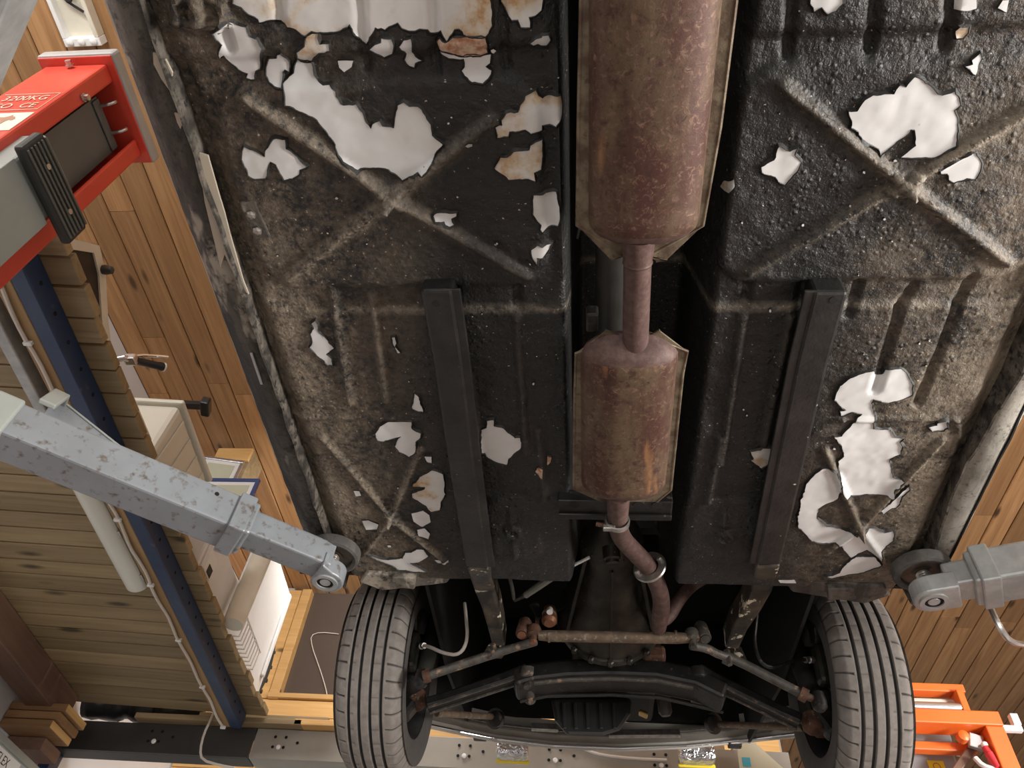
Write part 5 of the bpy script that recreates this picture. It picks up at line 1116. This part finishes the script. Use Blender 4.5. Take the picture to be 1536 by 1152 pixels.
    MB().box(PY(965, 1071, 2.5), (.03, .03, .012), Matrix.Rotation(.4, 3, 'Y')).build('drain_tag', M['gold'], CAR, bevel=.004)

    # ---- wheels
    R, W = .300, .190
    def tyre_mesh():
        NP = 42; per = 6; NA = NP * per; us = np.concatenate([np.linspace(-W / 2, -.068, 7), np.linspace(-.065, .065, 66), np.linspace(.068, W / 2, 7)])
        grooves = [-.0445, -.0155, .0155, .0445]; nu = len(us); vs = []; gr = []
        for k in range(NA):
            kk, ph = divmod(k, per)
            for u in us:
                au = abs(u); base = R - .035 * max(0, (au - .070) / .025) ** 2 - .006 * (u / .07) ** 2 if au <= W / 2 else R
                off = {0: -.09, 1: .0, 2: .09, 3: .5, 4: 2.5, 5: 4.5}[ph] / 1.0
                skew = .16 * math.copysign(1, u) * max(0, (au - .05) / .045) ** 1.5
                ang = 2 * math.pi * (kk + (off if ph < 3 else {3: .3, 4: .5, 5: .7}[ph]) + skew) / NP
                g = max(0, 1 - min(abs(u - q) for q in grooves) / .0052); g = min(1, g * 2.2)
                sp = 0
                if ph == 1 and (au > .055 or .020 < abs(u) < .040 and u > 0 or -.04 < u < -.03): sp = 1
                dp = max(.0075 * g, (.0045 if au > .055 else .0015) * sp)
                rr = base - dp
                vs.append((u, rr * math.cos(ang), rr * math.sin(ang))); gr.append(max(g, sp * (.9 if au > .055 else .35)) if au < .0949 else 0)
        fs = []
        for k in range(NA):
            k2 = (k + 1) % NA
            for i in range(nu - 1): fs.append((k * nu + i, k * nu + i + 1, k2 * nu + i + 1, k2 * nu + i))
        # sidewalls
        def ring(u, r, g):
            b = len(vs)
            for k in range(NA):
                a = math.atan2(vs[k * nu][2], vs[k * nu][1]) if u < 0 else math.atan2(vs[k * nu + nu - 1][2], vs[k * nu + nu - 1][1])
                vs.append((u, r * math.cos(a), r * math.sin(a))); gr.append(g)
            return b
        for s_ in (-1, 1):
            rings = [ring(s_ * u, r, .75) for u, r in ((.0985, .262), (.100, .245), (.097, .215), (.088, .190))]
            prev = [k * nu + (0 if s_ < 0 else nu - 1) for k in range(NA)]
            for b in rings:
                cur = [b + k for k in range(NA)]
                for k in range(NA): fs.append((prev[k], prev[(k + 1) % NA], cur[(k + 1) % NA], cur[k]))
                prev = cur
        me = bpy.data.meshes.new('tyre'); me.from_pydata(vs, [], fs)
        at = me.attributes.new('groove', 'FLOAT', 'POINT'); at.data.foreach_set('value', gr)
        bm = bmesh.new(); bm.from_mesh(me); bmesh.ops.recalc_face_normals(bm, faces=bm.faces); bm.to_mesh(me); bm.free()
        me.materials.append(M['tyre']); return me
    tm = tyre_mesh()
    rim = MB().lathe((0, 0, 0), (1, 0, 0), [(.192, -.088), (.200, -.090), (.200, -.080), (.182, -.070), (.170, -.04), (.170, .04), (.182, .070), (.200, .080), (.200, .090), (.192, .088), (.175, .065), (.163, .035), (.163, -.04), (.175, -.068)], 48, True)
    rim.lathe((0, 0, 0), (1, 0, 0), [(.06, -.03), (.12, -.04), (.165, -.01), (.165, .0), (.12, -.03), (.06, -.02)], 40, True)
    for cxw, sgn in ((-.605, 1), (.751, -1)):
        o = bpy.data.objects.new('tyre', tm); fin(o, CAR, smooth=True, angle=30)
        o.location = (cxw, 2.20, 1.95); o.rotation_euler = (random.uniform(0, 6), 0, 0 if sgn > 0 else math.pi)
        c = Vector((cxw, 2.20, 1.95))
        rm = MB(); rm.add([c + Vector((sgn * v[0], v[1], v[2])) for v in rim.v], rim.f); rm.build('rim', M['rim'], CAR, smooth=True, angle=40)
        # brake, upright, strut
        MB().lathe(c + Vector((sgn * .02, 0, 0)), (sgn, 0, 0), [(.03, 0), (.125, 0), (.125, .012), (.03, .012)], 40).build('brake_disc', M['rim'], CAR, smooth=True, angle=30)
        cal = MB().box(c + Vector((sgn * .055, -.105, .01)), (.085, .055, .12), Matrix.Rotation(.1, 3, 'X')).build('brake_caliper', M['gearbox'], CAR, bevel=.014)
        MB().prism([c + Vector((sgn * .06, y, z)) for y, z in ((-.13, .12), (-.10, .17), (-.06, .18), (-.06, .10), (-.10, .08))], (sgn * .02, 0, 0)).build('caliper_bracket', M['grey_rod'], cal, bevel=.004)
        k = MB().sweep([c + Vector((sgn * .075, 0, .12)), c + Vector((sgn * .085, -.01, 0)), c + Vector((sgn * .085, -.02, -.10)), c + Vector((sgn * .06, -.03, -.16))], [.05, .065, .06, .05], [.05, .06, .055, .05], up=(0, 1, 0)).build('steering_knuckle', M['black_iron'], CAR, bevel=.014)
        MB().lathe(c + Vector((sgn * .08, -.055, -.075)), (0, -.6, -.8), [(.030, -.05), (.034, 0), (.026, .012), (.014, .016)], 20).build('knuckle_boss', M['black_iron'], k, smooth=True)
        MB().tube([c + Vector((sgn * .10, -.02, -.02)), c + Vector((sgn * .125, .02, .28)), c + Vector((sgn * .14, .04, .55))], [.030, .030, .030], 18).build('strut', M['shaft'], CAR, smooth=True)
        h0 = c + Vector((sgn * .10, -.115, .02))
        if sgn > 0: hp = [h0, PY(640, 968, 2.05), PY(665, 980, 2.02), PY(690, 983, 2.0), PY(702, 960, 2.0), PY(699, 925, 2.0), PY(697, 905, 2.02)]
        else: hp = [h0, PY(1190, 990, 2.05), PY(1160, 1003, 2.02), PY(1140, 995, 2.0), PY(1131, 965, 2.0), PY(1134, 935, 1.98), PY(1138, 905, 1.95)]
        bh = MB().tube(hp, .0052, 8, 2).build('brake_hose', M['cable_white' if sgn > 0 else 'black_iron'], CAR, smooth=True)
        dd = (hp[1] - hp[0]).normalized()
        MB().lathe(h0, dd, [(.008, 0), (.010, .005), (.010, .018), (.007, .020), (.009, .026), (.009, .034)], 12).build('hose_ferrule', M['clamp'], bh, smooth=True)
running_gear()
